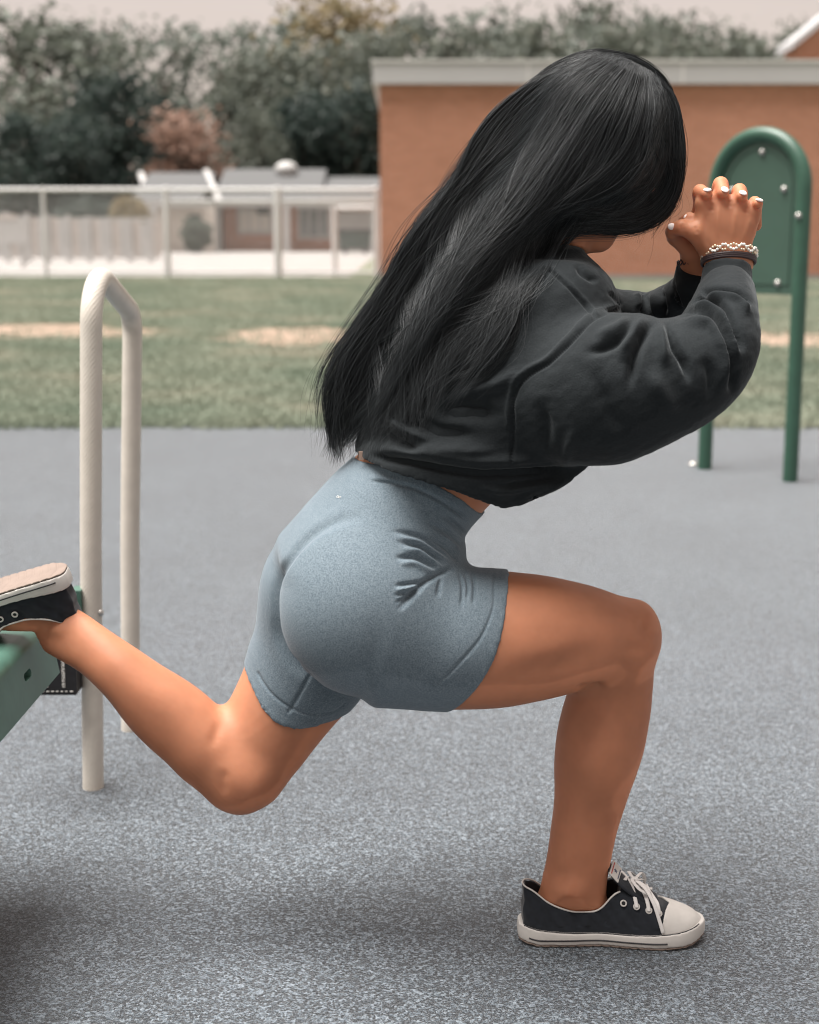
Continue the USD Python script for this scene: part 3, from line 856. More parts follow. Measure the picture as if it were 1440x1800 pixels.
def skin_of(F, lo, h):
    """Surface nets: one vertex per mixed cell, one quad per crossed grid edge."""
    n = np.array(F.shape)
    s = F < 0
    c = np.zeros(n - 1, np.int8)
    for i in (0, 1):
        for j in (0, 1):
            for k in (0, 1):
                c += s[i:n[0] - 1 + i, j:n[1] - 1 + j, k:n[2] - 1 + k]
    cells = np.argwhere((c > 0) & (c < 8))
    idx = np.full(n - 1, -1, np.int64)
    idx[tuple(cells.T)] = np.arange(len(cells))
    acc, cnt = np.zeros((len(cells), 3)), np.zeros(len(cells))
    corners = [(i, j, k) for i in (0, 1) for j in (0, 1) for k in (0, 1)]
    val = {q: F[tuple((cells + q).T)].astype(float) for q in corners}
    for a in corners:
        for ax_ in range(3):
            if a[ax_] == 0:
                b = tuple(1 if m == ax_ else a[m] for m in range(3))
                va, vb = val[a], val[b]
                x = (va < 0) != (vb < 0)
                t = va[x] / (va[x] - vb[x])
                p = np.tile(np.array(a, float), (x.sum(), 1)); p[:, ax_] += t
                acc[x] += p; cnt[x] += 1
    V = lo + h * (cells + acc / cnt[:, None])
    Q = []
    for ax_ in range(3):
        u, v = (ax_ + 1) % 3, (ax_ + 2) % 3
        sl0 = [slice(0, n[k]) for k in range(3)]; sl1 = list(sl0)
        sl0[ax_], sl1[ax_] = slice(0, n[ax_] - 1), slice(1, n[ax_])
        for q in (u, v):
            sl0[q] = sl1[q] = slice(1, n[q] - 1)
        A, B_ = s[tuple(sl0)], s[tuple(sl1)]
        for flip, m in ((False, A & ~B_), (True, ~A & B_)):
            e = np.argwhere(m)
            if not len(e):
                continue
            e[:, u] += 1; e[:, v] += 1
            du, dv = np.eye(3, dtype=int)[u], np.eye(3, dtype=int)[v]
            q = np.stack([idx[tuple((e - du - dv).T)], idx[tuple((e - dv).T)], idx[tuple(e.T)], idx[tuple((e - du).T)]], 1)
            Q.append(q[:, ::-1] if flip else q)
    Q = np.vstack(Q)
    Q = Q[(Q >= 0).all(1)]
    return trimesh.Trimesh(V, np.vstack([Q[:, [0, 1, 2]], Q[:, [0, 2, 3]]]), process=False)


def smooth_mesh(m, it=6, lam=.5, mu=-.53):
    v, f = np.array(m.vertices), np.array(m.faces)
    from scipy.sparse import coo_matrix
    e = np.vstack([f[:, [0, 1]], f[:, [1, 2]], f[:, [2, 0]]]); e = np.vstack([e, e[:, ::-1]])
    A = coo_matrix((np.ones(len(e)), (e[:, 0], e[:, 1])), shape=(len(v), len(v))).tocsr()
    A.data[:] = 1
    deg = np.maximum(np.asarray(A.sum(1)).ravel(), 1)
    for k in range(it):
        for s in (lam, mu):
            v = v + s * (A @ v / deg[:, None] - v)
    return trimesh.Trimesh(v, f, process=False)


def normals_of(m):
    return meshkit.arrays(m, True)[2]


def tube_prim(stations, cap=None, n=140, shift=0.0):
    """A limb from the photograph: stations of (edge, opposite edge, distance Y, half depth). Returns (lo, hi, field)."""
    Aa = np.array([at(*s[0], s[2]) for s in stations]); Bb = np.array([at(*s[1], s[2]) for s in stations])
    C, Hv, D = (Aa + Bb) / 2, (Aa - Bb) / 2, np.array([s[3] for s in stations], float)
    return tube_core(C, Hv, D, cap, n)


def tube_core(C, Hv, D, cap=None, n=140):
    t = np.r_[0, np.cumsum(np.linalg.norm(np.diff(C, axis=0), axis=1))]
    tt = np.linspace(0, t[-1], n)
    sp_ = PchipInterpolator if len(C) > 2 else (lambda a, b: (lambda x: np.stack([np.interp(x, a, b[:, k]) for k in range(b.shape[1])], 1) if b.ndim > 1 else np.interp(x, a, b)))
    c, hv, d = sp_(t, C)(tt), sp_(t, Hv)(tt), sp_(t, D)(tt)
    if len(C) > 3:
        c, hv, d = gaussian_filter(c, (3, 0), mode='nearest'), gaussian_filter(hv, (3, 0), mode='nearest'), gaussian_filter(d, 3, mode='nearest')
    T = np.gradient(c, axis=0); sp = np.linalg.norm(T, axis=1, keepdims=True); T = T / sp
    a = np.linalg.norm(hv - (hv * T).sum(1, keepdims=True) * T * .8, axis=1)
    u = hv - (hv * T).sum(1, keepdims=True) * T
    u /= np.linalg.norm(u, axis=1, keepdims=True)
    w = np.cross(T, u)
    tree_ = cKDTree(c)
    cp = cap if cap is not None else min(a.min(), d.min())

    def fn(P):
        _, i = tree_.query(P, workers=-1)
        q = P - c[i]
        s = (q * T[i]).sum(1)
        f = np.clip(i + s / sp[i, 0], 0, n - 1)
        i0 = np.minimum(f.astype(int), n - 2); fr = f - i0
        av, dv = a[i0] * (1 - fr) + a[i0 + 1] * fr, d[i0] * (1 - fr) + d[i0 + 1] * fr
        over = np.where((i == 0) & (s < 0), s, np.where((i == n - 1) & (s > 0), s, 0))
        qu, qw = (q * u[i]).sum(1), (q * w[i]).sum(1)
        k = np.sqrt((qu / av) ** 2 + (qw / dv) ** 2 + (over / cp) ** 2) + 1e-9
        r = np.sqrt(qu ** 2 + qw ** 2 + over ** 2)
        return np.where(k > .15, r * (1 - 1 / k), -np.minimum(av, dv) * (1 - k))
    R = max(a.max(), d.max()) + cp
    return c.min(0) - R, c.max(0) + R, fn


def ball_prim(c, r, R=None):
    """an ellipsoid; R: columns are its axes"""
    c, r = np.asarray(c, float), np.broadcast_to(np.asarray(r, float), (3,))
    R = np.eye(3) if R is None else np.asarray(R, float)

    def fn(P):
        q = (P - c) @ R
        k = np.sqrt(((q / r) ** 2).sum(1)) + 1e-9
        return np.where(k > .15, np.linalg.norm(q, axis=1) * (1 - 1 / k), -r.min() * (1 - k))
    return c - r.max(), c + r.max(), fn


def bone_prim(a, b, ra, rb):
    """a round cone"""
    a, b = np.asarray(a, float), np.asarray(b, float)
    ab = b - a; L2 = ab @ ab

    def fn(P):
        t = np.clip(((P - a) @ ab) / L2, 0, 1)
        return np.linalg.norm(P - a - t[:, None] * ab, axis=1) - (ra + (rb - ra) * t)
    return np.minimum(a, b) - max(ra, rb), np.maximum(a, b) + max(ra, rb), fn


def sculpt(m, strokes, toward=None):
    """Folds and creases: each stroke is (pixel polyline, height, width in pixels[, power of the fade at the ends, (Y min, Y max)]) pressed along the normals of the side that faces the photograph."""
    v, nrm = np.array(m.vertices), normals_of(m)
    px = project(v)
    view = EYE - v; view /= np.linalg.norm(view, axis=1, keepdims=True)
    face = np.clip(((nrm * view).sum(1)) * 3.0 + .15, 0, 1)
    disp = np.zeros(len(v))
    for st in strokes:
        pts, amp, wd = st[0], st[1], st[2]
        fade = st[3] if len(st) > 3 else .25
        yr = st[4] if len(st) > 4 else (0, 9)
        P = spline(np.array(pts, float), 80) if len(pts) > 2 else np.linspace(pts[0], pts[1], 60)
        near = (px[:, 0] > P[:, 0].min() - 4 * wd) & (px[:, 0] < P[:, 0].max() + 4 * wd) & (px[:, 1] > P[:, 1].min() - 4 * wd) & (px[:, 1] < P[:, 1].max() + 4 * wd) & (v[:, 1] > yr[0]) & (v[:, 1] < yr[1])
        if not near.any():
            continue
        d, i = cKDTree(P).query(px[near])
        s = i / (len(P) - 1)
        fd = np.clip(np.minimum(s, 1 - s) / fade, 0, 1) if fade > 0 else 1.0
        fd = fd * fd * (3 - 2 * fd) if fade > 0 else 1.0
        disp[near] += amp * np.exp(-(d / wd) ** 2) * fd * face[near]
    return trimesh.Trimesh(v + nrm * disp[:, None], m.faces, process=False)


def finer(m):
    v, f = trimesh.remesh.subdivide(np.array(m.vertices), np.array(m.faces))
    return smooth_mesh(trimesh.Trimesh(v, f, process=False), 2)
# ------------------------------------------------------------------ the person
# joints and outlines are read from the photograph at the depth where the person stands, about two metres away
YM = 2.06                                                            # middle of the body
# near (right) leg, in front
thigh_n = [((690, 985), (676, 1232), 1.985, .098), ((790, 1001), (776, 1242), 1.985, .095), ((880, 1005), (864, 1240), 1.987, .089), ((950, 1012), (936, 1228), 1.99, .083), ((1012, 1025), (1000, 1214), 2.005, .075), ((1066, 1041), (1048, 1207), 2.02, .066), ((1118, 1064), (1088, 1204), 2.03, .056)]
shin_n = [((1156, 1092), (1042, 1170), 2.035, .054), ((1161, 1145), (1012, 1212), 2.035, .054), ((1151, 1218), (992, 1245), 2.037, .054), ((1138, 1285), (978, 1296), 2.04, .054), ((1121, 1345), (973, 1345), 2.04, .052), ((1101, 1405), (974, 1400), 2.04, .045), ((1083, 1465), (968, 1460), 2.04, .039), ((1072, 1520), (960, 1520), 2.042, .034), ((1067, 1560), (949, 1570), 2.045, .031), ((1066, 1590), (944, 1595), 2.045, .028), ((1075, 1625), (942, 1630), 2.045, .024)]
foot_n = [((945, 1590), (945, 1645), 2.045, .022), ((1020, 1595), (1020, 1648), 2.045, .024), ((1100, 1602), (1100, 1648), 2.045, .028), ((1165, 1615), (1165, 1648), 2.045, .030), ((1205, 1628), (1205, 1648), 2.045, .026)]
# far (left) leg, behind, on the step
thigh_f = [((488, 1045), (674, 1153), 2.13, .088), ((448, 1118), (630, 1228), 2.125, .082), ((430, 1172), (592, 1268), 2.12, .074), ((404, 1228), (554, 1313), 2.11, .066), ((385, 1262), (522, 1355), 2.10, .059), ((367, 1312), (480, 1394), 2.09, .053)]
shin_f = [((452, 1318), (432, 1416), 2.085, .050), ((404, 1268), (392, 1414), 2.085, .052), ((376, 1240), (352, 1390), 2.085, .053), ((340, 1206), (312, 1352), 2.088, .052), ((283, 1166), (254, 1296), 2.09, .048), ((224, 1131), (196, 1226), 2.095, .040), ((177, 1100), (142, 1180), 2.108, .029), ((148, 1078), (106, 1160), 2.122, .0235), ((126, 1066), (72, 1142), 2.138, .0185)]
xl = np.array([-.953, .02, -.285]); xl /= np.linalg.norm(xl)
up_s = np.array([0, -.16, 1.0]); up_s -= (up_s @ xl) * xl; up_s /= np.linalg.norm(up_s)
R_f = np.stack([xl, np.cross(-up_s, xl), -up_s], 1)                  # the rear shoe: sole up, toes left and down
hp = at(112, 995, 2.12)
fc = np.array([(.046, .004, .090), (.050, .003, .072), (.062, .001, .056), (.090, 0, .046), (.14, 0, .038), (.19, 0, .031), (.235, 0, .026)])
fh = np.array([.034, .034, .035, .033, .024, .016, .010])
ft_ = np.gradient(fc, axis=0); ft_ /= np.linalg.norm(ft_, axis=1, keepdims=True)
fn_ = np.stack([ft_[:, 2], ft_[:, 1] * 0, -ft_[:, 0]], 1)
foot_far = tube_core(fc @ R_f.T + hp, (fn_ * fh[:, None]) @ R_f.T, np.array([.0180, .0185, .0200, .0235, .026, .028, .024]), .018)
# trunk
waist = [((478, 985), (800, 1060), YM, .150), ((508, 942), (818, 1008), YM, .145), ((540, 905), (828, 965), YM, .135), ((580, 860), (836, 920), YM, .122), ((622, 812), (848, 892), YM, .112), ((660, 740), (900, 840), YM, .112), ((720, 640), (985, 770), YM, .125), ((790, 560), (1040, 690), 2.06, .145), ((860, 495), (1050, 605), 2.065, .15), ((925, 470), (1040, 545), 2.07, .11)]
neck = [((930, 500), (1010, 540), 2.07, .055), ((955, 430), (1020, 470), 2.075, .05), ((985, 340), (1050, 400), 2.08, .052)]

# the head: gaze forwards and down
HC = at(1066, 242, 2.085)
gz = np.array([.80, .16, -.50]); gz /= np.linalg.norm(gz)
lat = np.cross(gz, [0, 0, 1.0]); lat /= np.linalg.norm(lat)         # her right, towards the camera
hu = np.cross(lat, gz)
HR = np.stack([gz, lat, hu], 1)


def hd(f, l, u_):
    return HC + gz * f + lat * l + hu * u_


def head_prims():
    L = []
    L.append((ball_prim(hd(-.008, 0, .014), (.086, .070, .078), HR), .0))
    L.append((ball_prim(hd(.030, 0, -.035), (.060, .062, .080), HR), .03))     # face
    L.append((ball_prim(hd(.044, 0, -.096), (.034, .040, .032), HR), .03))     # jaw
    L.append((ball_prim(hd(.064, 0, -.120), (.019, .021, .017), HR), .02))     # chin
    L.append((ball_prim(hd(.080, 0, .012), (.016, .045, .012), HR), .02))      # brow
    L.append((bone_prim(hd(.090, 0, .0), hd(.109, 0, -.036), .007, .0105), .012))   # nose
    for s in (-1, 1):
        L.append((ball_prim(hd(.101, s * .011, -.040), (.009, .007, .007), HR), .008))
        L.append((ball_prim(hd(.062, s * .038, -.030), (.020, .020, .018), HR), .02))    # cheek
        L.append((ball_prim(hd(.076, s * .030, -.002), (.012, .014, .009), HR), .006))   # eye
        L.append((ball_prim(hd(-.004, s * .072, -.022), (.018, .008, .030), HR), .006))  # ear
    L.append((ball_prim(hd(.088, 0, -.066), (.010, .022, .0055), HR), .006))   # lips
    L.append((ball_prim(hd(.087, 0, -.078), (.010, .019, .0065), HR), .006))
    return L


# arms under the sleeves
def arm_pts(near):
    if near:
        return [at(985, 590, 1.93), at(1245, 655, 1.90), at(1281, 470, 2.035)]
    return [at(1010, 560, 2.20), at(1180, 600, 2.24), at(1222, 478, 2.128)]


body = Grid((-.74, 1.78, 0.0), (.52, 2.36, 1.34), .0046)
for st, k in ((thigh_n, .03), (thigh_f, .03), (shin_n, .022), (shin_f, .022), (foot_n, .03), (foot_far, .010), (waist, .03), (neck, .04)):
    body.add(st if callable(st[2]) else tube_prim(st, cap=.03), k)
for c, r, k in (((1108, 1120, 2.03), (.042, .050, .050), .02), ((1124, 1108, 2.03), (.024, .036, .036), .015), ((430, 1366, 2.086), (.050, .052, .048), .03), ((417, 1386, 2.086), (.034, .04, .03), .02),
                ((1004, 1566, 2.016), (.015, .010, .020), .020), ((1060, 1300, 2.03), (.03, .05, .08), .04), ((112, 1102, 2.118), (.012, .008, .012), .016)):
    body.add(ball_prim(at(*c), r), k)
GLN, GLF = at(646, 1066, 1.985), at(590, 1048, 2.12)
for c, r in ((GLN, (.118, .115, .122)), (GLF, (.108, .105, .118))):
    body.add(ball_prim(c, r), .035)
for pr, k in head_prims():
    body.add(pr, k, .03)
for near in (True, False):
    s_, e_, w_ = arm_pts(near)
    body.add(bone_prim(s_, e_, .046, .036), .04)
    body.add(bone_prim(e_, w_, .038, .024), .02)
lower = body                                                         # used by hair and clothes too

skin_mesh = smooth_mesh(body.skin(), 4)
skin_mesh = sculpt(skin_mesh, [
    ([(870, 1196), (960, 1176), (1040, 1152), (1105, 1138)], -.006, 24, .45),
    ([(1085, 1142), (1120, 1140), (1150, 1150)], -.002, 10, .4),
    ([(1140, 1080), (1128, 1105), (1136, 1135)], -.0022, 7, .3),
    ([(1010, 1213), (1040, 1209), (1070, 1205)], -.008, 6, .3),
    ([(1095, 1300), (1072, 1370), (1045, 1430)], -.0025, 20, .45),
    ([(1030, 1290), (1020, 1340), (1018, 1390)], .0035, 30, .45),
    ([(985, 1515), (988, 1550), (1000, 1575)], -.0025, 12, .45),
    ([(998, 1584), (1010, 1591), (1024, 1586)], -.0014, 6, .4),
    ([(958, 1480), (955, 1530), (950, 1570)], .002, 10, .4),
    ([(388, 1262), (379, 1292), (368, 1322)], -.0025, 9, .4),
    ([(400, 1350), (392, 1378), (402, 1400)], -.002, 9, .3),
    ([(36, 1098), (62, 1092), (90, 1094)], -.0025, 8, .3),
    ([(60, 1112), (95, 1108), (120, 1112)], .002, 9, .3),
    ([(150, 1120), (230, 1190), (320, 1285)], .002, 22, .4),
])

# hands: fine grid. near hand's back faces the camera; the far hand's fingers come over its knuckles
hand = Grid(at(1150, 490, 2.2) - [.03, .26, .02], at(1375, 300, 2.2) + [.02, .06, .03], .0019)
YH = 2.035
palm_n = [((1240, 470), (1324, 476), YH, .021), ((1238, 440), (1322, 448), YH, .020), ((1232, 410), (1326, 424), YH - .002, .019), ((1224, 380), (1333, 396), YH - .004, .0165), ((1224, 352), (1334, 372), YH - .002, .013)]
hand.add(tube_prim(palm_n, cap=.010), .012, .03)
kn = [(1236, 352), (1266, 342), (1298, 350), (1324, 368)]
dz = [(-6, -8), (0, -10), (5, -8), (8, -4)]
for (x, y), (dx, dy), r in zip(kn, dz, (.0088, .0092, .0088, .0076)):
    a = at(x + (1280 - x) * .15, y + 40, YH + .002); k1 = at(x, y + 2, YH - .001); k2 = at(x + dx * .5, y + dy - 2, YH + .034); k3 = at(x + dx * .5, y + 26, YH + .066)
    hand.add(bone_prim(a, k1, r * .9, r * 1.12), .010, .03)
    hand.add(bone_prim(k1, k2, r, r * .92), .005, .03)
    hand.add(bone_prim(k2, k3, r * .92, r * .8), .004, .03)
    hand.add(ball_prim(at(x, y + 4, YH - .007), (.0075, .006, .008)), .008, .03)       # knuckle
# near thumb, along the far thumb
hand.add(bone_prim(at(1248, 432, YH + .002), at(1222, 408, YH - .006), .018, .0125), .014, .03)
hand.add(bone_prim(at(1222, 408, YH - .006), at(1198, 400, YH - .004), .0118, .0100), .006, .03)
hand.add(bone_prim(at(1198, 400, YH - .004), at(1183, 402, YH + .002), .0098, .0082), .005, .03)
# far hand
palm_f = [((1200, 470), (1262, 482), YH + .062, .021), ((1196, 440), (1290, 450), YH + .056, .020), ((1200, 410), (1310, 425), YH + .048, .018), ((1216, 372), (1322, 392), YH + .044, .014)]
hand.add(tube_prim(palm_f, cap=.010), .006, .03)
hand.add(bone_prim(at(1225, 440, YH + .05), at(1190, 415, YH + .03), .020, .013), .012, .03)
hand.add(bone_prim(at(1190, 415, YH + .03), at(1183, 408, YH + .012), .0125, .0105), .006, .03)
hand.add(bone_prim(at(1204, 392, YH + .022), at(1212, 384, YH + .006), .0105, .0088), .006, .03)
tips = [((1231, 333), (1243, 340)), ((1267, 320), (1272, 338)), ((1300, 331), (1304, 344)), ((1327, 352), (1333, 357))]
TIPP = []
for (m, e), r in zip(tips, (.0098, .0102, .0094, .0082)):
    b0 = at(m[0] + 2, m[1] + 44, YH + .046)
    k1 = at(m[0], m[1] + 8, YH + .036)
    k2 = at(m[0], m[1] + 4, YH + .004)
    k3 = at(e[0], e[1] + 1, YH - .016)
    hand.add(bone_prim(b0, k1, r, r), .006, .03)
    hand.add(bone_prim(k1, k2, r, r * .96), .004, .03)
    hand.add(bone_prim(k2, k3, r * .96, r * .78), .0035, .03)
    TIPP.append((k2, k3, r))
# far wrist and near wrist run down into the cuffs
hand.add(bone_prim(at(1281, 462, YH), at(1281, 520, YH), .026, .028), .012, .03)
hand.add(bone_prim(at(1228, 466, YH + .064), at(1216, 500, YH + .098), .0235, .022), .012, .03)
hand_mesh = smooth_mesh(hand.skin(), 3)
hand_mesh = sculpt(hand_mesh, [([(1247, 440), (1240, 400), (1242, 370)], -.0016, 5), ([(1264, 425), (1262, 385), (1266, 356)], .0009, 4), ([(1288, 425), (1292, 385), (1296, 362)], .0009, 4), ([(1305, 425), (1314, 400), (1320, 378)], .0008, 4),
                               ([(1250, 372), (1251, 355)], -.0018, 4), ([(1282, 366), (1283, 350)], -.0018, 4), ([(1311, 376), (1313, 362)], -.0015, 4),
                               ([(1196, 394), (1199, 408)], -.0009, 2.5), ([(1200, 392), (1203, 407)], -.0007, 2), ([(1222, 396), (1226, 412)], -.0010, 3)])

plain('skin', (0.375, 0.158, 0.087), 0.56, 0.18, 11, bump=0.3, bscale=900, bdist=0.0005, spec=0.28, subsurface_weight=0.22, subsurface_scale=0.006, subsurface_radius=(1.0, 0.35, 0.2))
plain('nail', (0.80, 0.72, 0.70), 0.18, 0.03, 100)

Ppos = at(800, 1671, 2.05); Ppos = np.array([Ppos[0], 2.05, 0.0])
person = thing('person', 'person in dark sweatshirt and grey blue shorts lunging with rear foot on the step', 'person', Ppos)
# shorts ------------------------------------------------------------
mat('heather_knit', {
    'g': ('geometry', {}),
    'v': ('voronoi_texture', {'scale': 1500}), 'sx': ('separate_color', {}),
    'n': ('noise_texture', {'scale': 620, 'detail': 3, 'roughness': 0.7}),
    'ad': ('math', {'math_type': 'multiply_add', 'value2': 0.35}),
    'r': ('rgb_ramp', {'ramp': [(0.30, (0.042, 0.062, 0.079)), (0.62, (0.087, 0.118, 0.142)), (0.9, (0.178, 0.218, 0.246))]}),
    'b': ('bump', {'strength': 0.25, 'distance': 0.0006}),
    'p': ('principled_bsdf', {'roughness': 0.85, 'specular_ior_level': 0.2, 'sheen_weight': 0.15, 'sheen_roughness': 0.45, 'sheen_tint': (0.8, 0.88, 0.95)})},
    [('g.position', 'v.vector'), ('v.color', 'sx.color'), ('g.position', 'n.vector'), ('sx.r', 'ad.value1'), ('n.fac', 'ad.value3'), ('ad.value', 'r.fac'), ('r.color', 'p.base_color'), ('ad.value', 'b.height'), ('b.normal', 'p.normal')])


def plane_px(p, q, Yp, keep, tilt=0.0):
    """Half space beyond the line p-q of the photograph at distance Yp; keep: a pixel that stays. The plane contains the viewing depth, tilted by tilt."""
    a, b = at(*p, Yp), at(*q, Yp)
    d = np.array([0, 1.0, 0]) + tilt * (b - a) / np.linalg.norm(b - a)
    n_ = np.cross(b - a, d); n_ /= np.linalg.norm(n_)
    if (at(*keep, Yp) - a) @ n_ > 0:
        n_ = -n_
    return lambda P: (P - a) @ n_


sh = Grid((-.32, 1.82, .30), (.19, 2.30, .82), .0030)
G1 = sh.like()
def hem_cut(a, q, side_pt, bow, Yp):
    """hem seen as a curve: a plane bent by bow metres along the viewing depth"""
    f = plane_px(a, q, Yp, side_pt)
    A_, B_ = at(*a, Yp), at(*q, Yp)
    ax_ = (B_ - A_) / np.linalg.norm(B_ - A_); L_ = np.linalg.norm(B_ - A_)
    def g(P):
        s = np.clip(((P - A_) @ ax_) / L_, 0, 1)
        nearness = np.clip((Yp - P[:, 1]) / .09, -1, 1)
        return f(P) - bow * (4 * s * (1 - s)) * nearness
    return g


tn = tube_prim(thigh_n, cap=.03); tf = tube_prim(thigh_f, cap=.03)
G1.add(tn, .02); hem_near = hem_cut((893, 1000), (779, 1250), (700, 1100), .017, 1.985); G1.cut(hem_near)
G2 = sh.like()
G2.add(tf, .02); hem_far = hem_cut((432, 1166), (628, 1252), (600, 1050), .046, 2.12); G2.cut(hem_far)
for g in (G1, G2):
    a = sh.F; d = g.F; k = .022
    h_ = np.maximum(k - np.abs(a - d), 0) / k
    sh.F = np.minimum(a, d) - h_ * h_ * k * .25
G3 = sh.like()
G3.add(tube_prim(waist[:7], cap=.05), .02)
waist_cut = hem_cut((606, 800), (848, 900), (650, 1000), .026, YM); G3.cut(waist_cut)
a, d, k = sh.F, G3.F, .030
h_ = np.maximum(k - np.abs(a - d), 0) / k
sh.F = np.minimum(a, d) - h_ * h_ * k * .25
# the two buttocks, a little apart so that the crease between them stays
gg = sh.like()
gg.add(ball_prim(GLN, (.119, .116, .123)), 0)
gg.add(ball_prim(GLF, (.110, .106, .119)), .010)
a, d, k = sh.F, gg.F, .034
h_ = np.maximum(k - np.abs(a - d), 0) / k
sh.F = np.minimum(a, d) - h_ * h_ * k * .25
sh.F -= .0028


def press(g, line, amount, wide, y0=1.75):
    """a soft groove in the field along a line of the photograph"""
    L_ = spline(np.array(line, float), 60)
    Yv = np.arange(y0, 2.35, .003)
    P = at(L_[:, :1] * np.ones(len(Yv)), L_[:, 1:] * np.ones(len(Yv)), Yv[None] * np.ones((60, 1)))
    inb = ((P > g.lo) & (P < g.lo + g.h * (g.n - 1))).all(-1)
    d = np.where(inb, g(P), 1)
    i = np.argmax(d < 0, 1)
    ok_ = (d < 0).any(1)
    C = P[np.arange(60), i][ok_]
    C = gaussian_filter(C, (2.5, 0), mode='nearest')
    fade = np.clip(np.minimum(np.arange(len(C)), len(C) - 1 - np.arange(len(C))) / (len(C) * .28), 0, 1)
    sl = g.window(C.min(0) - 3 * wide, C.max(0) + 3 * wide)
    Q = g.points(sl)
    dd, ii = cKDTree(C).query(Q.reshape(-1, 3), workers=-1)
    g.F[sl] += (amount * np.exp(-(dd / wide) ** 2) * fade[ii]).reshape(Q.shape[:3]).astype(np.float32)


press(sh, [(650, 908), (604, 913), (556, 935), (512, 980), (491, 1044), (495, 1108), (528, 1168), (578, 1208)], .0085, .010)
press(sh, [(506, 1000), (490, 1044), (492, 1105), (522, 1164), (565, 1202)], .0120, .013)
NEAR = (0, 2.075)
sm = finer(smooth_mesh(sh.skin(), 36))
shorts_folds = [
    ([(649, 846), (711, 854), (773, 881), (824, 918)], -.0030, 3.2, .12, NEAR),
    ([(640, 840), (711, 846), (777, 873), (830, 908)], .0012, 5, .1, NEAR),
    ([(680, 934), (731, 942), (773, 968), (802, 990)], -.0042, 4.5, .35, NEAR), ([(688, 944), (735, 951), (770, 973), (798, 993)], .0030, 5, .35, NEAR),
    ([(692, 953), (731, 959), (762, 978), (789, 998)], -.0040, 4.2, .35, NEAR), ([(700, 965), (735, 968), (758, 983), (780, 1000)], .0030, 5, .35, NEAR),
    ([(690, 982), (723, 979), (750, 989), (777, 1006)], -.0046, 4.2, .3, NEAR), ([(695, 992), (725, 990), (748, 1000), (768, 1009)], .0028, 5, .35, NEAR),
    ([(806, 996), (775, 1007), (750, 1021), (723, 1048), (696, 1077)], -.0062, 5, .25, NEAR),
    ([(690, 1030), (722, 1026), (752, 1022)], -.0035, 3.6, .35, NEAR), ([(690, 1048), (722, 1040), (744, 1031)], -.0035, 3.6, .35, NEAR), ([(692, 1062), (715, 1050), (735, 1039)], -.003, 3.6, .35, NEAR),
    ([(690, 1039), (720, 1033), (745, 1027)], .0022, 3.6, .35, NEAR),
    ([(804, 1000), (814, 1033), (808, 1075)], -.0036, 3.8, .35, NEAR), ([(812, 1001), (822, 1033), (815, 1064)], -.0034, 3.4, .35, NEAR), ([(807, 1001), (818, 1033), (812, 1070)], .0022, 3.2, .35, NEAR),
    ([(826, 1002), (834, 1029), (829, 1070)], -.0034, 3.6, .35, NEAR), ([(778, 1010), (773, 1030), (769, 1054)], -.003, 3.8, .35, NEAR),
    ([(750, 947), (789, 967), (806, 992)], -.0040, 4.2, .35, NEAR), ([(773, 906), (804, 926), (822, 950)], -.0034, 4.2, .3, NEAR), ([(740, 917), (790, 940), (816, 970)], -.0025, 4.5, .35, NEAR),
    ([(760, 935), (795, 955), (812, 982)], .0026, 5, .35, NEAR),
    ([(867, 1006), (869, 1052), (851, 1111), (812, 1161), (765, 1205)], -.0018, 2.6, .04, NEAR),
    ([(451, 1177), (474, 1216), (509, 1243), (548, 1256), (583, 1253), (612, 1231)], -.0018, 2.6, .05),
    ([(548, 1180), (528, 1218), (505, 1256)], -.0022, 3.0, .1),
]
shorts_folds = [(f[0], f[1] * (1.25 if f[2] < 5.5 else 1.0), *f[2:]) for f in shorts_folds]
sm = smooth_mesh(sculpt(sm, shorts_folds), 1)
pad_ = normals_of(sm)
obj('shorts', sm, 'heather_knit', person, smooth=True, loc=Ppos)
lg = at(596, 874, YM - .09)

# sweatshirt ---------------------------------------------------------
mat('dark_fleece', {
    'g': ('geometry', {}),
    'n': ('noise_texture', {'scale': 420, 'detail': 3, 'roughness': 0.7}),
    'r': ('rgb_ramp', {'ramp': [(0.3, (0.0070, 0.0096, 0.0112)), (0.7, (0.0135, 0.0170, 0.0192))]}),
    'b': ('bump', {'strength': 0.55, 'distance': 0.0010}),
    'p': ('principled_bsdf', {'roughness': 0.9, 'specular_ior_level': 0.22, 'sheen_weight': 0.14, 'sheen_roughness': 0.35, 'sheen_tint': (0.75, 0.82, 0.86)})},
    [('g.position', 'n.vector'), ('n.fac', 'r.fac'), ('r.color', 'p.base_color'), ('n.fac', 'b.height'), ('b.normal', 'p.normal')])
sw = Grid((-.18, 1.70, .66), (.53, 2.40, 1.10), .0034)
torso = [((560, 900), (830, 1056), YM, .140), ((592, 850), (868, 1008), YM, .146), ((614, 808), (905, 975), YM, .152), ((634, 745), (955, 930), YM, .160), ((662, 680), (1005, 878), YM, .170), ((702, 610), (1045, 808), YM, .175), ((757, 540), (1075, 724), 2.06, .175), ((826, 480), (1087, 630), 2.06, .168), ((890, 446), (1075, 552), 2.065, .140), ((936, 432), (1045, 495), 2.07, .098), ((960, 420), (1022, 456), 2.07, .070)]
sw.add(tube_prim(torso, cap=.012), .0)
sleeve_n = [((985, 560), (895, 790), 1.955, .085), ((1040, 556), (955, 815), 1.925, .088), ((1085, 542), (1035, 822), 1.90, .088), ((1128, 545), (1120, 798), 1.89, .086), ((1160, 556), (1200, 764), 1.89, .082), ((1180, 556), (1262, 724), 1.90, .078), ((1196, 550), (1303, 668), 1.92, .073), ((1207, 538), (1314, 610), 1.945, .066), ((1218, 522), (1323, 560), 1.975, .056), ((1226, 508), (1325, 527), 2.0, .046)]
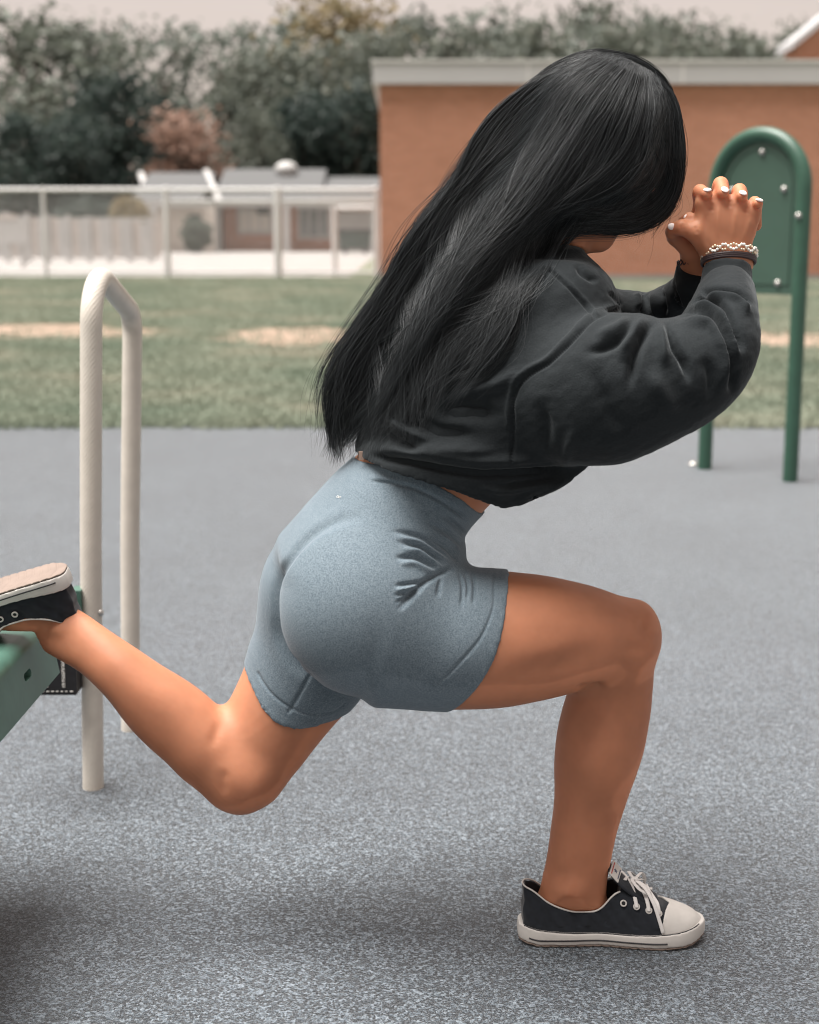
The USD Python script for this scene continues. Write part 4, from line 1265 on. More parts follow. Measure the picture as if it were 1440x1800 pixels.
# a loose front hanging below, gathered at the hem
sw.add(tube_prim([((845, 800), (880, 905), 2.04, .08), ((890, 790), (925, 905), 2.04, .11), ((950, 770), (985, 885), 2.03, .12), ((990, 770), (1022, 845), 2.03, .10)], cap=.03), .03)


def hem_line(P):
    """height of the hem below which the sweatshirt is cut away"""
    px = project(P)[:, 0]
    row = np.interp(px, [560, 600, 640, 700, 755, 800, 850, 885, 920, 960, 1000, 1030, 1060], [800, 806, 818, 834, 848, 862, 882, 894, 887, 869, 850, 822, 780])
    fall = np.interp(px, [600, 700, 800, 900, 1000], [0.0, .05, .12, .15, .15])
    return at(px, row, np.full(len(px), 1.93))[:, 2] - fall * np.clip(P[:, 1] - 1.93, -.05, .20) - P[:, 2]


shell = sw.F.copy()
low = at(760, 700, 2.0)[2]
sw.cut(hem_line)
pts_ = sw.points(tuple(slice(0, k) for k in sw.n))
hollow = np.maximum(shell + .0065, pts_[..., 2] - low).astype(np.float32)
sw.F = np.maximum(sw.F, -hollow)
del pts_, hollow
sw.add(tube_prim(sleeve_n, cap=.02), .022)
cuff_n = [((1229, 516), (1321, 530), 2.006, .037), ((1232, 498), (1321, 514), 2.016, .036), ((1235, 480), (1320, 495), 2.026, .034), ((1238, 462), (1319, 474), 2.033, .033)]
sw.add(tube_prim(cuff_n, cap=.004), .006)
sleeve_f = [((1010, 470), (1000, 640), 2.20, .075), ((1075, 506), (1075, 640), 2.235, .072), ((1125, 512), (1140, 640), 2.245, .066), ((1165, 497), (1195, 610), 2.22, .056), ((1188, 482), (1224, 560), 2.17, .046), ((1198, 474), (1238, 530), 2.135, .038)]
sw.add(tube_prim(sleeve_f, cap=.02), .02)
cuff_f = [((1184, 494), (1250, 532), 2.128, .037), ((1188, 470), (1262, 502), 2.110, .036), ((1191, 456), (1265, 484), 2.102, .035)]
sw.add(tube_prim(cuff_f, cap=.004), .006)
swm = finer(smooth_mesh(sw.skin(), 18))
NS = (0, 2.05)
folds = [
    # the armhole seam, shoulder seam and hem seam
    ([(1099, 539), (1048, 559), (1000, 606), (964, 639), (930, 660), (908, 688), (902, 720), (902, 760), (897, 818)], -.0034, 3.4, .03, NS),
    ([(1090, 535), (1040, 553), (994, 598), (958, 632), (924, 652), (900, 684), (893, 720), (893, 760)], .0020, 6, .05, NS),
    ([(963, 472), (1005, 512), (1047, 560)], -.0026, 3.0, .05, NS), ([(968, 468), (1010, 508), (1052, 555)], .0014, 4, .05, NS),
    ([(640, 800), (720, 812), (790, 826), (850, 834), (930, 832), (1015, 822)], -.010, 8, .2),
    ([(640, 784), (720, 795), (850, 810), (980, 800)], .005, 12, .2),
    ([(830, 852), (880, 862), (940, 855), (1000, 838)], .004, 9, .3),
    # the sleeve's folds
    ([(1160, 560), (1128, 595), (1112, 643), (1107, 690)], -.010, 10, .35, NS), ([(1142, 556), (1108, 590), (1092, 640)], .007, 13, .35, NS),
    ([(1171, 562), (1187, 610), (1203, 640), (1212, 680)], -.010, 9, .35, NS), ([(1163, 560), (1165, 605), (1172, 650)], .006, 11, .35, NS),
    ([(1187, 558), (1215, 548), (1245, 549), (1268, 572), (1284, 610), (1291, 657), (1283, 705)], -.011, 9, .22, NS),
    ([(1185, 570), (1215, 566), (1243, 570), (1262, 600), (1272, 640), (1272, 690)], .007, 10, .25, NS),
    ([(1206, 534), (1240, 524), (1272, 540), (1294, 580), (1307, 622)], -.011, 8, .2, NS),
    ([(1205, 546), (1240, 536), (1266, 552), (1285, 590), (1298, 640)], .006, 8, .25, NS),
    ([(1228, 516), (1262, 510), (1296, 516), (1318, 538)], -.008, 6.5, .12, NS), ([(1222, 524), (1262, 516), (1300, 528), (1318, 560)], .005, 8, .2, NS),
    ([(1122, 549), (1099, 590), (1060, 612), (1020, 622)], -.007, 11, .35, NS), ([(1112, 553), (1085, 578), (1040, 590)], .005, 12, .35, NS),
    ([(1040, 640), (1060, 690), (1080, 740), (1120, 770)], -.005, 18, .4, NS), ([(1140, 640), (1170, 700), (1200, 730)], .006, 20, .4, NS),
    ([(1232, 620), (1252, 670), (1245, 720)], -.005, 13, .4, NS),
    ([(800, 690), (860, 680), (930, 640)], .007, 16, .4, NS), ([(760, 730), (830, 722), (890, 735)], -.008, 18, .4, NS),
    ([(690, 700), (720, 730), (780, 760), (850, 765)], -.008, 13, .35, NS), ([(670, 720), (710, 752), (770, 775)], .006, 12, .35, NS),
    ([(700, 800), (760, 790), (830, 792), (890, 790)], .006, 14, .35, NS), ([(940, 700), (960, 760), (950, 810)], -.005, 14, .4, NS),
    ([(1010, 740), (1000, 790), (985, 830)], .004, 13, .4, NS), ([(660, 745), (700, 775), (750, 795)], -.006, 8, .3, NS),
    ([(870, 860), (920, 850), (990, 835)], -.005, 8, .3), ([(905, 880), (960, 862), (1005, 838)], .004, 7, .3), ([(935, 870), (950, 882)], -.005, 5, .3),
    # far sleeve and shoulder top
    ([(1140, 515), (1142, 550), (1150, 575)], -.007, 6, .3, (2.1, 9)), ([(1160, 497), (1163, 530), (1172, 560)], -.007, 6, .3, (2.1, 9)), ([(1180, 490), (1186, 520), (1198, 545)], -.006, 6, .3, (2.1, 9)),
    ([(1150, 508), (1152, 540), (1160, 565)], .005, 6, .3, (2.1, 9)), ([(1120, 512), (1122, 545)], .004, 7, .3, (2.1, 9)),
    ([(1010, 462), (1030, 484), (1055, 495)], -.004, 7, .3), ([(1070, 512), (1082, 525), (1096, 538)], -.003, 4, .2),
]
folds = [(f[0], f[1] * (1.5 if f[2] > 4.5 else 1.15), f[2] * (.78 if f[2] > 4.5 else 1), *f[3:]) for f in folds]
swm = sculpt(swm, folds)
v_, n_ = np.array(swm.vertices), normals_of(swm)                     # cloth is never quite smooth
q_ = v_ @ np.array([[.87, 0, .5], [0, 1, 0], [-.5, 0, .87]]).T * [16, 22, 42]
crease = meshkit.fbm(q_, 3, 5) + .5 * meshkit.fbm(v_ * 60, 2, 9)
swm = trimesh.Trimesh(v_ + n_ * (np.asarray(crease) - np.mean(crease))[:, None] * .0030, swm.faces, process=False)
obj('sweatshirt', swm, 'dark_fleece', person, smooth=True, loc=Ppos)
tg = at(622, 811, 1.985)
plain('tag_beige', (0.30, 0.21, 0.165), 0.6, 0.05, 50)

# the body keeps clear of what covers it
def tuck(m, grids):
    v, nn = np.array(m.vertices), normals_of(m)
    push = np.zeros(len(v))
    for g, deep, amount in grids:
        inside = g(v - nn * .013)
        push = np.maximum(push, np.clip((-.006 - inside) / .006, 0, 1) * amount)
    return trimesh.Trimesh(v - nn * push[:, None], m.faces, process=False)




def into_shoe(m, R_, o_, mirror, lean):
    """toes, heel and soles stay inside the shoe"""
    v = np.array(m.vertices)
    q = (v - o_) @ R_
    if mirror:
        q[:, 1] *= -1
    near = (q[:, 0] > -.03) & (q[:, 0] < SL + .05) & (np.abs(q[:, 1]) < .07) & (q[:, 2] > -.06) & (q[:, 2] < .13)
    p = q[near].copy()
    p[:, 0] = np.clip(p[:, 0], None, SL - .012)
    p[:, 2] = np.maximum(p[:, 2], .016)
    xc = np.clip(p[:, 0], .004, SL - .004)
    zc_ = zcut(np.clip(xc, -.02, .152))
    w, h = halfw(xc) - .0078, htop(xc) - .012 - np.where(xc > .15, .006, .001)
    y0, z0 = p[:, 1] - yc(xc), np.maximum(p[:, 2] - .012, 0)
    above = np.maximum(p[:, 2] - zc_, 0)
    # front of the shoe: closed upper
    k = ((np.abs(y0) / w) ** 2.5 + (z0 / h) ** 2.5) ** .4
    f1 = np.where(k > 1, 1 / np.maximum(k, 1), 1)
    # open part: only the width is bound, and less so the higher above the rim
    we = w * np.clip(1 - np.minimum(z0 / (htop(xc) - .012), .97) ** 2.5, .2, 1) ** .4 + above * .75
    f2 = np.minimum(1, we / np.maximum(np.abs(y0), 1e-5))
    hi = xc > .150
    p[:, 1] = yc(xc) + y0 * np.where(hi, f1, f2)
    p[hi, 2] = .012 + z0[hi] * f1[hi]
    p[:, 0] = np.maximum(p[:, 0], .0085 - np.maximum(p[:, 2] - .072, 0) * lean)
    if mirror:
        p[:, 1] *= -1
    v[near] = p @ R_.T + o_
    return trimesh.Trimesh(v, m.faces, process=False)


# shoes ---------------------------------------------------------------
plain('canvas_black', (0.014, 0.017, 0.022), 0.9, 0.25, 90, bump=0.5, bscale=1400, bdist=0.0005, spec=0.2, sheen_weight=0.15)
plain('rubber_white', (0.47, 0.455, 0.43), 0.5, 0.10, 28, bump=0.1, bscale=300, bdist=0.0003)
plain('outsole_tan', (0.17, 0.13, 0.108), 0.8, 0.12, 40, bump=0.3, bscale=160, bdist=0.001)
plain('lace_white', (0.58, 0.57, 0.555), 0.85, 0.06, 300, bump=0.5, bscale=1200, bdist=0.0004)
plain('stripe_black', (0.016, 0.015, 0.017), 0.5, 0.1, 60)
plain('logo_red', (0.34, 0.06, 0.05), 0.6, 0.05, 60)
plain('logo_navy', (0.05, 0.06, 0.10), 0.6, 0.05, 60)
SL = .272
_x = lambda xs, ys: PchipInterpolator(np.array(xs), np.array(ys))
halfw = _x([0, .006, .03, .07, .11, .16, .195, .225, .25, .266, .272], [.012, .021, .0315, .033, .0345, .0425, .0455, .0430, .034, .018, .008])
yc = _x([0, .06, .12, .18, .23, .272], [0, 0, .003, .0, -.004, -.006])
htop = _x([0, .02, .06, .105, .125, .14, .165, .19, .21, .235, .258, .272], [.104, .110, .112, .114, .108, .098, .083, .069, .057, .049, .040, .028])
zcut = _x([-.02, .004, .018, .035, .055, .08, .105, .118, .128, .138, .147, .152], [.086, .086, .082, .069, .059, .0525, .052, .058, .070, .079, .082, .20])
fox = _x([-.01, 0, .04, .09, .15, .20, .235, .262, .28], [.029, .0285, .0235, .0205, .0205, .0225, .0265, .0315, .033])
bot = _x([-.01, 0, .03, .19, .24, .272, .29], [.004, .003, 0, 0, .002, .009, .012])


tong = _x([.115, .124, .132, .148, .17, .21], [.136, .125, .115, .099, .083, .060])


def sect(P, grow=0.0):
    """The upper's volume: about 0 on its surface."""
    x, y, z = P[:, 0], P[:, 1], P[:, 2]
    xc = np.clip(x, 0.0005, SL - .0005)
    w, h = halfw(xc) + grow - .003, htop(xc) + grow
    zz = np.maximum(z - .012, 0)
    k = ((np.abs(y - yc(xc)) / w) ** 2.5 + (zz / (h - .012)) ** 2.5) ** (1 / 2.5)
    d = (k - 1) * np.minimum(w, h - .012) * np.where(k > 1, 1.0, 1.0)
    return np.maximum(d, np.maximum(.004 - grow - x, x - (SL - .004 + grow)))


_px = np.r_[np.linspace(0, .012, 10), np.linspace(.02, .25, 40), np.linspace(.255, SL, 12)]
PLAN = Polygon(np.r_[np.c_[_px, yc(_px) + halfw(_px)], np.c_[_px, yc(_px) - halfw(_px)][::-1]]).buffer(-.008).buffer(.008)
import shapely


def foot_plan(P, grow=0.0):
    xy, inv = np.unique(np.round(P[:, :2], 5), axis=0, return_inverse=True)
    q = shapely.points(xy)
    d = shapely.distance(q, PLAN.exterior) * np.where(shapely.contains(PLAN, q), -1, 1)
    return d[inv.ravel()] - grow


def shoe_grid():
    return Grid((-.012, -.062, -.008), (SL + .014, .062, .125), .0017)


def shoe_meshes():
    out = []
    g = shoe_grid(); P = g.points((slice(0, g.n[0]), slice(0, g.n[1]), slice(0, g.n[2]))).reshape(-1, 3)
    x, y, z = P.T
    S = sect(P)
    wave = .0012 * np.sin(x * 140) * np.sin(z * 90 + 1) + .0008 * np.sin(x * 310 + z * 200)
    up = np.maximum(S + wave * (z > .03), z - zcut(np.clip(x, -.02, .152)))
    up = np.maximum(up, .012 - z)
    up = np.maximum(up, -np.maximum(np.maximum(S + .0036, .010 - z), x - .150))
    def mk(d, it=3):
        G = shoe_grid(); G.F = d.reshape(g.n).astype(np.float32); return smooth_mesh(G.skin(), it)
    upper = mk(up)
    plan = foot_plan(P, .0012)
    b, t = bot(np.clip(x, -.01, .29)), fox(np.clip(x, -.01, .28))
    bulge = .0015 * np.cos((z - (b + t) / 2) / (t - b + 1e-6) * 2.6)
    sole = np.maximum(np.maximum(plan - bulge, b + .0035 - z), z - t)
    out.append(('sole', mk(sole, 4), 'rubber_white'))
    outs = np.maximum(np.maximum(foot_plan(P, .0018), b - z), z - b - .0032)
    for kx in np.arange(.01, SL, .0125):                             # tread grooves
        outs = np.maximum(outs, np.minimum(.0012 - np.abs(x - kx - .25 * np.abs(y)), 0.0012 - (z - b)) * 1.0)
    out.append(('outsole', mk(outs, 1), 'outsole_tan'))
    cap = np.maximum(np.maximum(sect(P, .0022), (.222 - x) - 1.0 * np.abs(y - yc(np.clip(x, 0, SL))) ** 1.0 * .42), t - .002 - z)
    cap = np.maximum(cap, -(sect(P, -.002)))
    out.append(('toe_cap', mk(cap, 3), 'rubber_white'))
    # tongue
    tg_ = np.maximum(np.maximum(np.abs(z - tong(x) + 15.0 * y * y) - .0022, np.abs(y) - .027 * np.sqrt(np.clip(1 - np.clip((.136 - x) / .015, 0, 1) ** 2, .02, 1))), np.maximum(.120 - x, x - .205))
    tg_ = np.maximum(tg_, -(sect(P, -.010)) - .010)
    out.append(('tongue', mk(tg_, 3), 'canvas_black'))
    return upper, out


def side_y(x, z, side):
    """where the upper's side lies at (x, z)"""
    w, h = float(halfw(x)) - .003, float(htop(x))
    q = max(1 - (max(z - .012, 0) / (h - .012)) ** 2.5, 0.02) ** (1 / 2.5)
    return float(yc(x)) + side * w * q


def shoe_small():
    L = []
    xs = np.linspace(.006, .1465, 60)
    rim = []
    for side in (1, -1):
        rim.append([(x, side_y(x, float(zcut(x)), side) , float(zcut(x)) + .0004) for x in xs])
    loop = rim[0][::-1] + [(.0035, y, float(zcut(.006)) + .0004) for y in np.linspace(rim[0][0][1] * .6, rim[1][0][1] * .6, 5)] + rim[1]
    L.append(('piping', pipe(gaussian_filter(np.array(loop), (1.5, 0), mode='nearest'), .0013, 8), 'rubber_white'))
    for side in (1, -1):                                             # the dark lines round the sole
        pts = []
        for x in np.linspace(.012, .212, 70):
            pts.append((x, float(yc(x)) + side * (float(halfw(x)) + .0022), .0105 + float(bot(x))))
        L.append(('sole_stripe', pipe(pts, .0015, 8), 'stripe_black'))
        pts = [(x, float(yc(x)) + side * (float(halfw(x)) - .0004), float(fox(x)) - .0002) for x in np.linspace(.005, .262, 80)]
        L.append(('sole_edge', pipe(pts, .0011, 8), 'stripe_black'))
    # eyelets, laces
    ey = [(.149, .066), (.168, .0615), (.186, .056), (.201, .051)]
    for side in (1, -1):
        for (x, z) in ey:
            y = side_y(x, z, side)
            yz = np.array([0, side * (z - .0) * .55 + 0, 1.0])
            n_ = np.array([.05, side * .86, .5]); n_ /= np.linalg.norm(n_)
            a = np.array([1.0, 0, 0]) - n_[0] * n_; a /= np.linalg.norm(a); b = np.cross(n_, a)
            c = np.array([x, y, z]) + n_ * .0012
            t = np.linspace(0, 2 * np.pi, 19)
            L.append(('eyelet', pipe([c + .0040 * (math.cos(q) * a + math.sin(q) * b) for q in t], .0013, 6, False), 'rubber_white'))
            L.append(('eyelet_hole', ellipsoid(c - n_ * .0008, (.0032, .0032, .0008), 1, np.stack([a, b, n_], 1)), 'hole_dark'))
    for (x, z) in ((.085, .040), (.107, .040)):                       # vents on the inner side
        y = side_y(x, z, VENT_SIDE)
        n_ = np.array([0, VENT_SIDE * 1.0, .12]); n_ /= np.linalg.norm(n_)
        a = np.array([1.0, 0, 0]); b = np.cross(n_, a); c = np.array([x, y, z]) + n_ * .0012
        L.append(('vent_eyelet', pipe([c + .0038 * (math.cos(q) * a + math.sin(q) * b) for q in np.linspace(0, 2 * np.pi, 19)], .0013, 6, False), 'rubber_white'))
        L.append(('eyelet_hole', ellipsoid(c - n_ * .0008, (.003, .003, .0008), 1, np.stack([a, b, n_], 1)), 'hole_dark'))

    def flat(path, r=.0030):
        """a flat woven lace"""
        C = spline(path, 30)
        T = np.gradient(C, axis=0); T /= np.linalg.norm(T, axis=1, keepdims=True)
        O = C - np.array([.0, 0, .03]); O[:, 0] = 0.3 * np.linalg.norm(O[:, 1:], axis=1) * 0; O /= np.linalg.norm(O, axis=1, keepdims=True)
        Wd_ = np.cross(T, O); Wd_ /= np.linalg.norm(Wd_, axis=1, keepdims=True)
        N_ = np.cross(Wd_, T)
        ring = [(math.cos(q), math.sin(q)) for q in np.arange(8) * math.pi / 4]
        V = np.stack([C + Wd_ * (r * a_) + N_ * (.0009 * b_) for a_, b_ in ring], 1).reshape(-1, 3)
        F = []
        for i in range(len(C) - 1):
            for j in range(8):
                p, q, u_, w_ = i * 8 + j, i * 8 + (j + 1) % 8, (i + 1) * 8 + (j + 1) % 8, (i + 1) * 8 + j
                F += [(p, q, u_), (p, u_, w_)]
        n0 = (len(C) - 1) * 8
        F += [(0, j + 1, j) for j in range(1, 7)] + [(n0, n0 + j, n0 + j + 1) for j in range(1, 7)]
        return trimesh.Trimesh(V, np.array(F), process=False)
    for k, (x, z) in enumerate(ey[1:]):
        for side in (1, -1):
            y = side_y(x, z, side)
            x2 = x - .016
            top = float(htop(x)) + .005
            x3 = ey[k][0] + .016
            L.append(('lace', flat([(x, y + side * .003, z), (x - .002, y * .80, z + .014), (x - .005, y * .4, top + .001), (x - .010, 0, top + .007), (x3 - .012, -y * .45, float(htop(x3 - .012)) + .006)], .0029), 'lace_white'))
    # knot and loose ends
    kx = .170; kz = float(htop(kx)) + .009
    L.append(('lace', flat([(kx, 0, kz), (kx + .010, -.020, kz - .002), (kx + .022, -.038, kz - .020), (kx + .030, -.0455, .045), (kx + .035, -.048, .028)], .0027), 'lace_white'))
    L.append(('lace', flat([(kx, 0, kz), (kx + .012, .018, kz + .002), (kx + .022, .036, kz - .018), (kx + .020, .046, .040)], .0027), 'lace_white'))
    for s in (1, -1):
        L.append(('lace', flat([(kx, 0, kz), (kx - .006, s * .014, kz + .006), (kx + .004, s * .026, kz - .004), (kx + .018, s * .024, kz - .012), (kx + .012, s * .010, kz - .004), (kx, 0, kz)], .0027), 'lace_white'))
    L.append(('lace', ellipsoid((kx, 0, kz), (.006, .006, .0045), 2), 'lace_white'))
    # the label on the tongue: pale patch, star, bars
    d = np.array([1, 0, -1.15]); d /= np.linalg.norm(d); n_ = np.array([1.15, -.75, 1]); n_ -= (n_ @ d) * d; n_ /= np.linalg.norm(n_)
    o_ = np.array([.1365, -.013, float(tong(.1365)) - .0025]) + n_ * .0030
    Tm = np.eye(4); Tm[:3, 0] = np.cross(-d, n_); Tm[:3, 1] = -d; Tm[:3, 2] = n_; Tm[:3, 3] = o_
    

    def patch(poly, dz, th, m_):
        e = trimesh.creation.extrude_polygon(poly, th); e.apply_translation([0, 0, dz]); e.apply_transform(Tm); return ('tongue_label', e, m_)
    L.append(patch(sbox(-.014, -.0085, .014, .0085).buffer(.0015), 0, .0011, 'rubber_white'))
    st_ = Polygon([(.0042 * (1 if k % 2 == 0 else .42) * math.sin(k * math.pi / 5), .0005 + .0042 * (1 if k % 2 == 0 else .42) * math.cos(k * math.pi / 5)) for k in range(10)])
    L.append(patch(st_, .0011, .0004, 'logo_navy'))
    L.append(patch(sbox(-.012, .0056, .012, .0074), .0011, .0004, 'logo_red'))
    L.append(patch(sbox(-.010, -.0082, .010, -.0066), .0011, .0004, 'logo_navy'))
    return L


def put_shoe(R_, o_, mirror, parent, label=None):
    global VENT_SIDE
    def tf(m):
        v, f, _ = meshkit.arrays(m)
        v = v.copy(); f = np.array(f)
        if mirror:
            v[:, 1] *= -1
            f = f[:, ::-1]
        return trimesh.Trimesh(v @ np.asarray(R_).T + o_, f, process=False)
    VENT_SIDE = 1                                                    # inner side of a right shoe; mirrored for the left
    up, parts = shoe_meshes()
    s = obj('shoe', tf(up), 'canvas_black', parent, smooth=45, loc=Ppos, label=label)
    for nm, m, mt in parts:
        obj(nm, tf(m), mt, s, smooth=50, loc=Ppos)
    for nm, m, mt in shoe_small():
        if mirror and nm == 'lace' and False: continue
        obj(nm, tf(m), mt, s, smooth=(30 if nm == 'tongue_label' else True), loc=Ppos)
    return tf


ha = math.radians(1.5)
hx0 = at(914, 1640, 2.035)[0]
Rn = np.array([[math.cos(ha), -math.sin(ha), 0], [math.sin(ha), math.cos(ha), 0], [0, 0, 1.0]])
O_n = np.array([hx0, 2.045, 0.001])
put_shoe(Rn, O_n, False, person, 'black canvas shoe flat on the ground')
put_shoe(R_f, hp, True, person, 'black canvas shoe sole up on the step')


skin_mesh = into_shoe(skin_mesh, Rn, O_n, False, .15)
skin_mesh = tuck(skin_mesh, ((sh, 0, .011), (sw, 0, .016)))
v = np.array(skin_mesh.vertices)
deep = np.maximum(np.maximum(hem_near(v), hem_far(v)), waist_cut(v))
w = np.clip((-.004 - deep) / .006, 0, 1)
for _ in range(4):
    over = np.clip(sh(v) + .0065, 0, .05) * w
    mv = over > 0
    v[mv] -= sh.grad(v[mv], .006) * over[mv][:, None]
skin_mesh = trimesh.Trimesh(v, skin_mesh.faces, process=False)
obj('body', join([skin_mesh, hand_mesh]), 'skin', person, smooth=True, loc=Ppos)
for k2, k3, r in TIPP:
    d = (k3 - k2) / np.linalg.norm(k3 - k2)
    out = (EYE - k3) / np.linalg.norm(EYE - k3)
    up_ = np.array([.1, -.75, .5]); up_ -= (up_ @ d) * d; up_ /= np.linalg.norm(up_)
    c = k3 + d * .0015 + up_ * r * .60
    obj('fingernail', ellipsoid(c, (.0070, .0052, .0024), 2, np.stack([d, np.cross(up_, d), up_], 1)), 'nail', person, smooth=True, loc=Ppos)
for c in (at(1181, 398, YH - .006), at(1209, 382, YH + .002)):
    obj('fingernail', ellipsoid(c, (.0055, .0025, .0045), 2), 'nail', person, smooth=True, loc=Ppos)


# bracelets and tag ----------------------------------------------------
plain('bead_gold', (0.74, 0.62, 0.47), 0.2, 0.2, 400, spec=0.9, metallic=0.35)
plain('bead_clear', (0.80, 0.79, 0.74), 0.12, 0.1, 300, spec=0.9)
plain('band_dark', (0.035, 0.022, 0.024), 0.5, 0.15, 90)


def ring_pts(cpx, cpy, Y, rx, ry, lift, n=60, wav=0.0, ph=0.0, k=9):
    c = at(cpx, cpy, Y)
    t = np.linspace(0, 2 * np.pi, n, endpoint=False)
    return np.c_[c[0] + rx * np.cos(t), c[1] + ry * np.sin(t), c[2] - lift * np.sin(t) + wav * np.sin(k * t + ph)]


bp_ = [ring_pts(1282, 448, YH, .0372, .0262, .012, 64, .0036, 0), ring_pts(1282, 448, YH, .0372, .0262, .012, 64, .0036, np.pi)]
obj('bead_bracelet', join([ellipsoid(p, (.0021,) * 3, 1) for p in bp_[0]]), 'bead_clear', person, smooth=True, loc=Ppos, label='gold and clear beaded bracelet')
obj('bead_bracelet', join([ellipsoid(p, (.0018,) * 3, 1) for p in bp_[1]]), 'bead_gold', person, smooth=True, loc=Ppos, label='gold beaded bracelet crossing the clear one')
w_ = ring_pts(1281, 459, YH, .0358, .0255, .010, 49)
w_ = np.vstack([w_, w_[:1]])
obj('wristband', join([pipe(w_ + [0, 0, dz_], .0022, 8, False) for dz_ in (-.0022, 0, .0022)]), 'band_dark', person, smooth=True, loc=Ppos, label='thin dark brown wristband')
w2 = [ring_pts(1224, 463, YH + .064, .0262, .0262, .004, 49, .004, p_, 11) for p_ in (0, np.pi)]
obj('wristband', join([pipe(np.vstack([w, w[:1]]), .0009, 6, False) for w in w2]), 'band_dark', person, smooth=True, loc=Ppos, label='dark lace band on the far wrist')


def hit(px, py, grids, y0=1.7, y1=2.4):
    Y = np.arange(y0, y1, .0015)
    P = at(np.full(len(Y), px), np.full(len(Y), py), Y)
    d = np.min([np.where(((P > g.lo) & (P < g.lo + g.h * (g.n - 1))).all(-1), g(P), 1) for g in grids], 0)
    if not (d < 0).any():
        return hit(px + 2, py - 1, grids, y0, y1) if px < 900 else (P[len(Y) // 2], Y[len(Y) // 2])
    i = np.argmax(d < 0)
    return P[i], Y[i]


pt, yy = hit(596, 874, [sh])
n_ = sh.grad(pt[None])[0]
pt = pt - .0002 * n_
for k in range(2):
    t = np.linspace(0, 2 * np.pi, 15)
    a = np.cross(n_, [0, 0, 1.0]); a /= np.linalg.norm(a); b_ = np.cross(n_, a)
    obj('shorts_logo', pipe([pt + n_ * .0012 + a * (.0022 * (k * 2 - 1) + .0018 * math.cos(q)) + b_ * .0015 * math.sin(q) for q in t], .00025, 5, False), 'label_white', person, loc=Ppos)
pt, yy = hit(626, 808, [sw])
obj('hem_tag', bx(pt[0] - .004, pt[0] + .003, pt[1] - .0035, pt[1] - .0020, pt[2] - .004, pt[2] + .008), 'tag_beige', person, loc=Ppos)

# hair ------------------------------------------------------------------
mat('hair', {
    'p': ('principled_bsdf', {'base_color': (0.010, 0.0115, 0.013), 'roughness': 0.5, 'specular_ior_level': 0.3})}, [])
mat('hair_strand', {
    'p': ('principled_bsdf', {'base_color': (0.0115, 0.0140, 0.0155), 'roughness': 0.50, 'specular_ior_level': 0.22})}, [])
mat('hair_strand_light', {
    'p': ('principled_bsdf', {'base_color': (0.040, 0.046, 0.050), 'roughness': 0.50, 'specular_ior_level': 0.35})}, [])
hc = Grid((-.17, 1.80, .66), (.42, 2.34, 1.34), .0045)
hc.add(ball_prim(hd(-.011, 0, .016), (.097, .083, .088), HR), 0)
drape = [((1010, 125), (1120, 215), 2.08, .080), ((955, 185), (1085, 285), 2.07, .088), ((890, 290), (1020, 350), 2.06, .096), ((815, 395), (940, 430), 2.055, .102), ((745, 495), (855, 522), 2.05, .112), ((700, 582), (775, 605), 2.05, .108), ((664, 670), (705, 682), 2.05, .085), ((640, 735), (655, 738), 2.05, .05)]
hc.add(tube_prim(drape, cap=.02), .05)
for yy_, dd in ((2.005, .022), (2.165, .024)):
    hc.add(tube_prim([((1010, 135), (1158, 176), yy_ + (.03 if yy_ < 2.1 else -.03), dd), ((1030, 215), (1152, 240), yy_, dd), ((1005, 296), (1126, 312), yy_ - .004, dd), ((980, 330), (1072, 340), yy_ - .006, dd), ((960, 360), (1015, 362), yy_ - .004, dd)], cap=.012), .03)
hcm = smooth_mesh(hc.skin(), 5)
obj('hair_mass', hcm, 'hair', person, smooth=True, loc=Ppos)

gx_, gy_ = np.arange(540, 1224, 3.0), np.arange(76, 880, 3.0)
GX, GY = np.meshgrid(gx_, gy_, indexing='ij')
Ys = np.arange(1.76, 2.36, .005)


def first_hit(flip=False):
    D = np.full(GX.shape, np.nan)
    seq = Ys[::-1] if flip else Ys
    for Y in seq:
        todo = np.isnan(D)
        P = at(GX[todo], GY[todo], Y)
        inb = ((P > hc.lo) & (P < hc.lo + hc.h * (hc.n - 1))).all(-1)
        d2 = np.where(inb, hc(P), 1)
        inb = ((P > sw.lo) & (P < sw.lo + sw.h * (sw.n - 1))).all(-1)
        d2 = np.minimum(d2, np.where(inb, sw(P), 1))
        inb = ((P > sh.lo) & (P < sh.lo + sh.h * (sh.n - 1))).all(-1)
        d2 = np.minimum(d2, np.where(inb, sh(P), 1))
        inb = ((P > body.lo) & (P < body.lo + body.h * (body.n - 1))).all(-1) & (P[:, 2] > 1.02)
        d2 = np.minimum(d2, np.where(inb, body(P), 1))
        t = D[todo]; t[d2 < 0] = Y; D[todo] = t
    from scipy.ndimage import distance_transform_edt
    miss = np.isnan(D)
    ii = distance_transform_edt(miss, return_distances=False, return_indices=True)
    D = D[tuple(ii)]
    D[miss] = D[miss] * .5 + 2.06 * .5
    return gaussian_filter(D, 1.6)


DF, DB = first_hit(), first_hit(True)


def look_up(D, px, py):
    return map_coordinates(D, [(px - gx_[0]) / 3.0, (py - gy_[0]) / 3.0], order=1, mode='nearest')


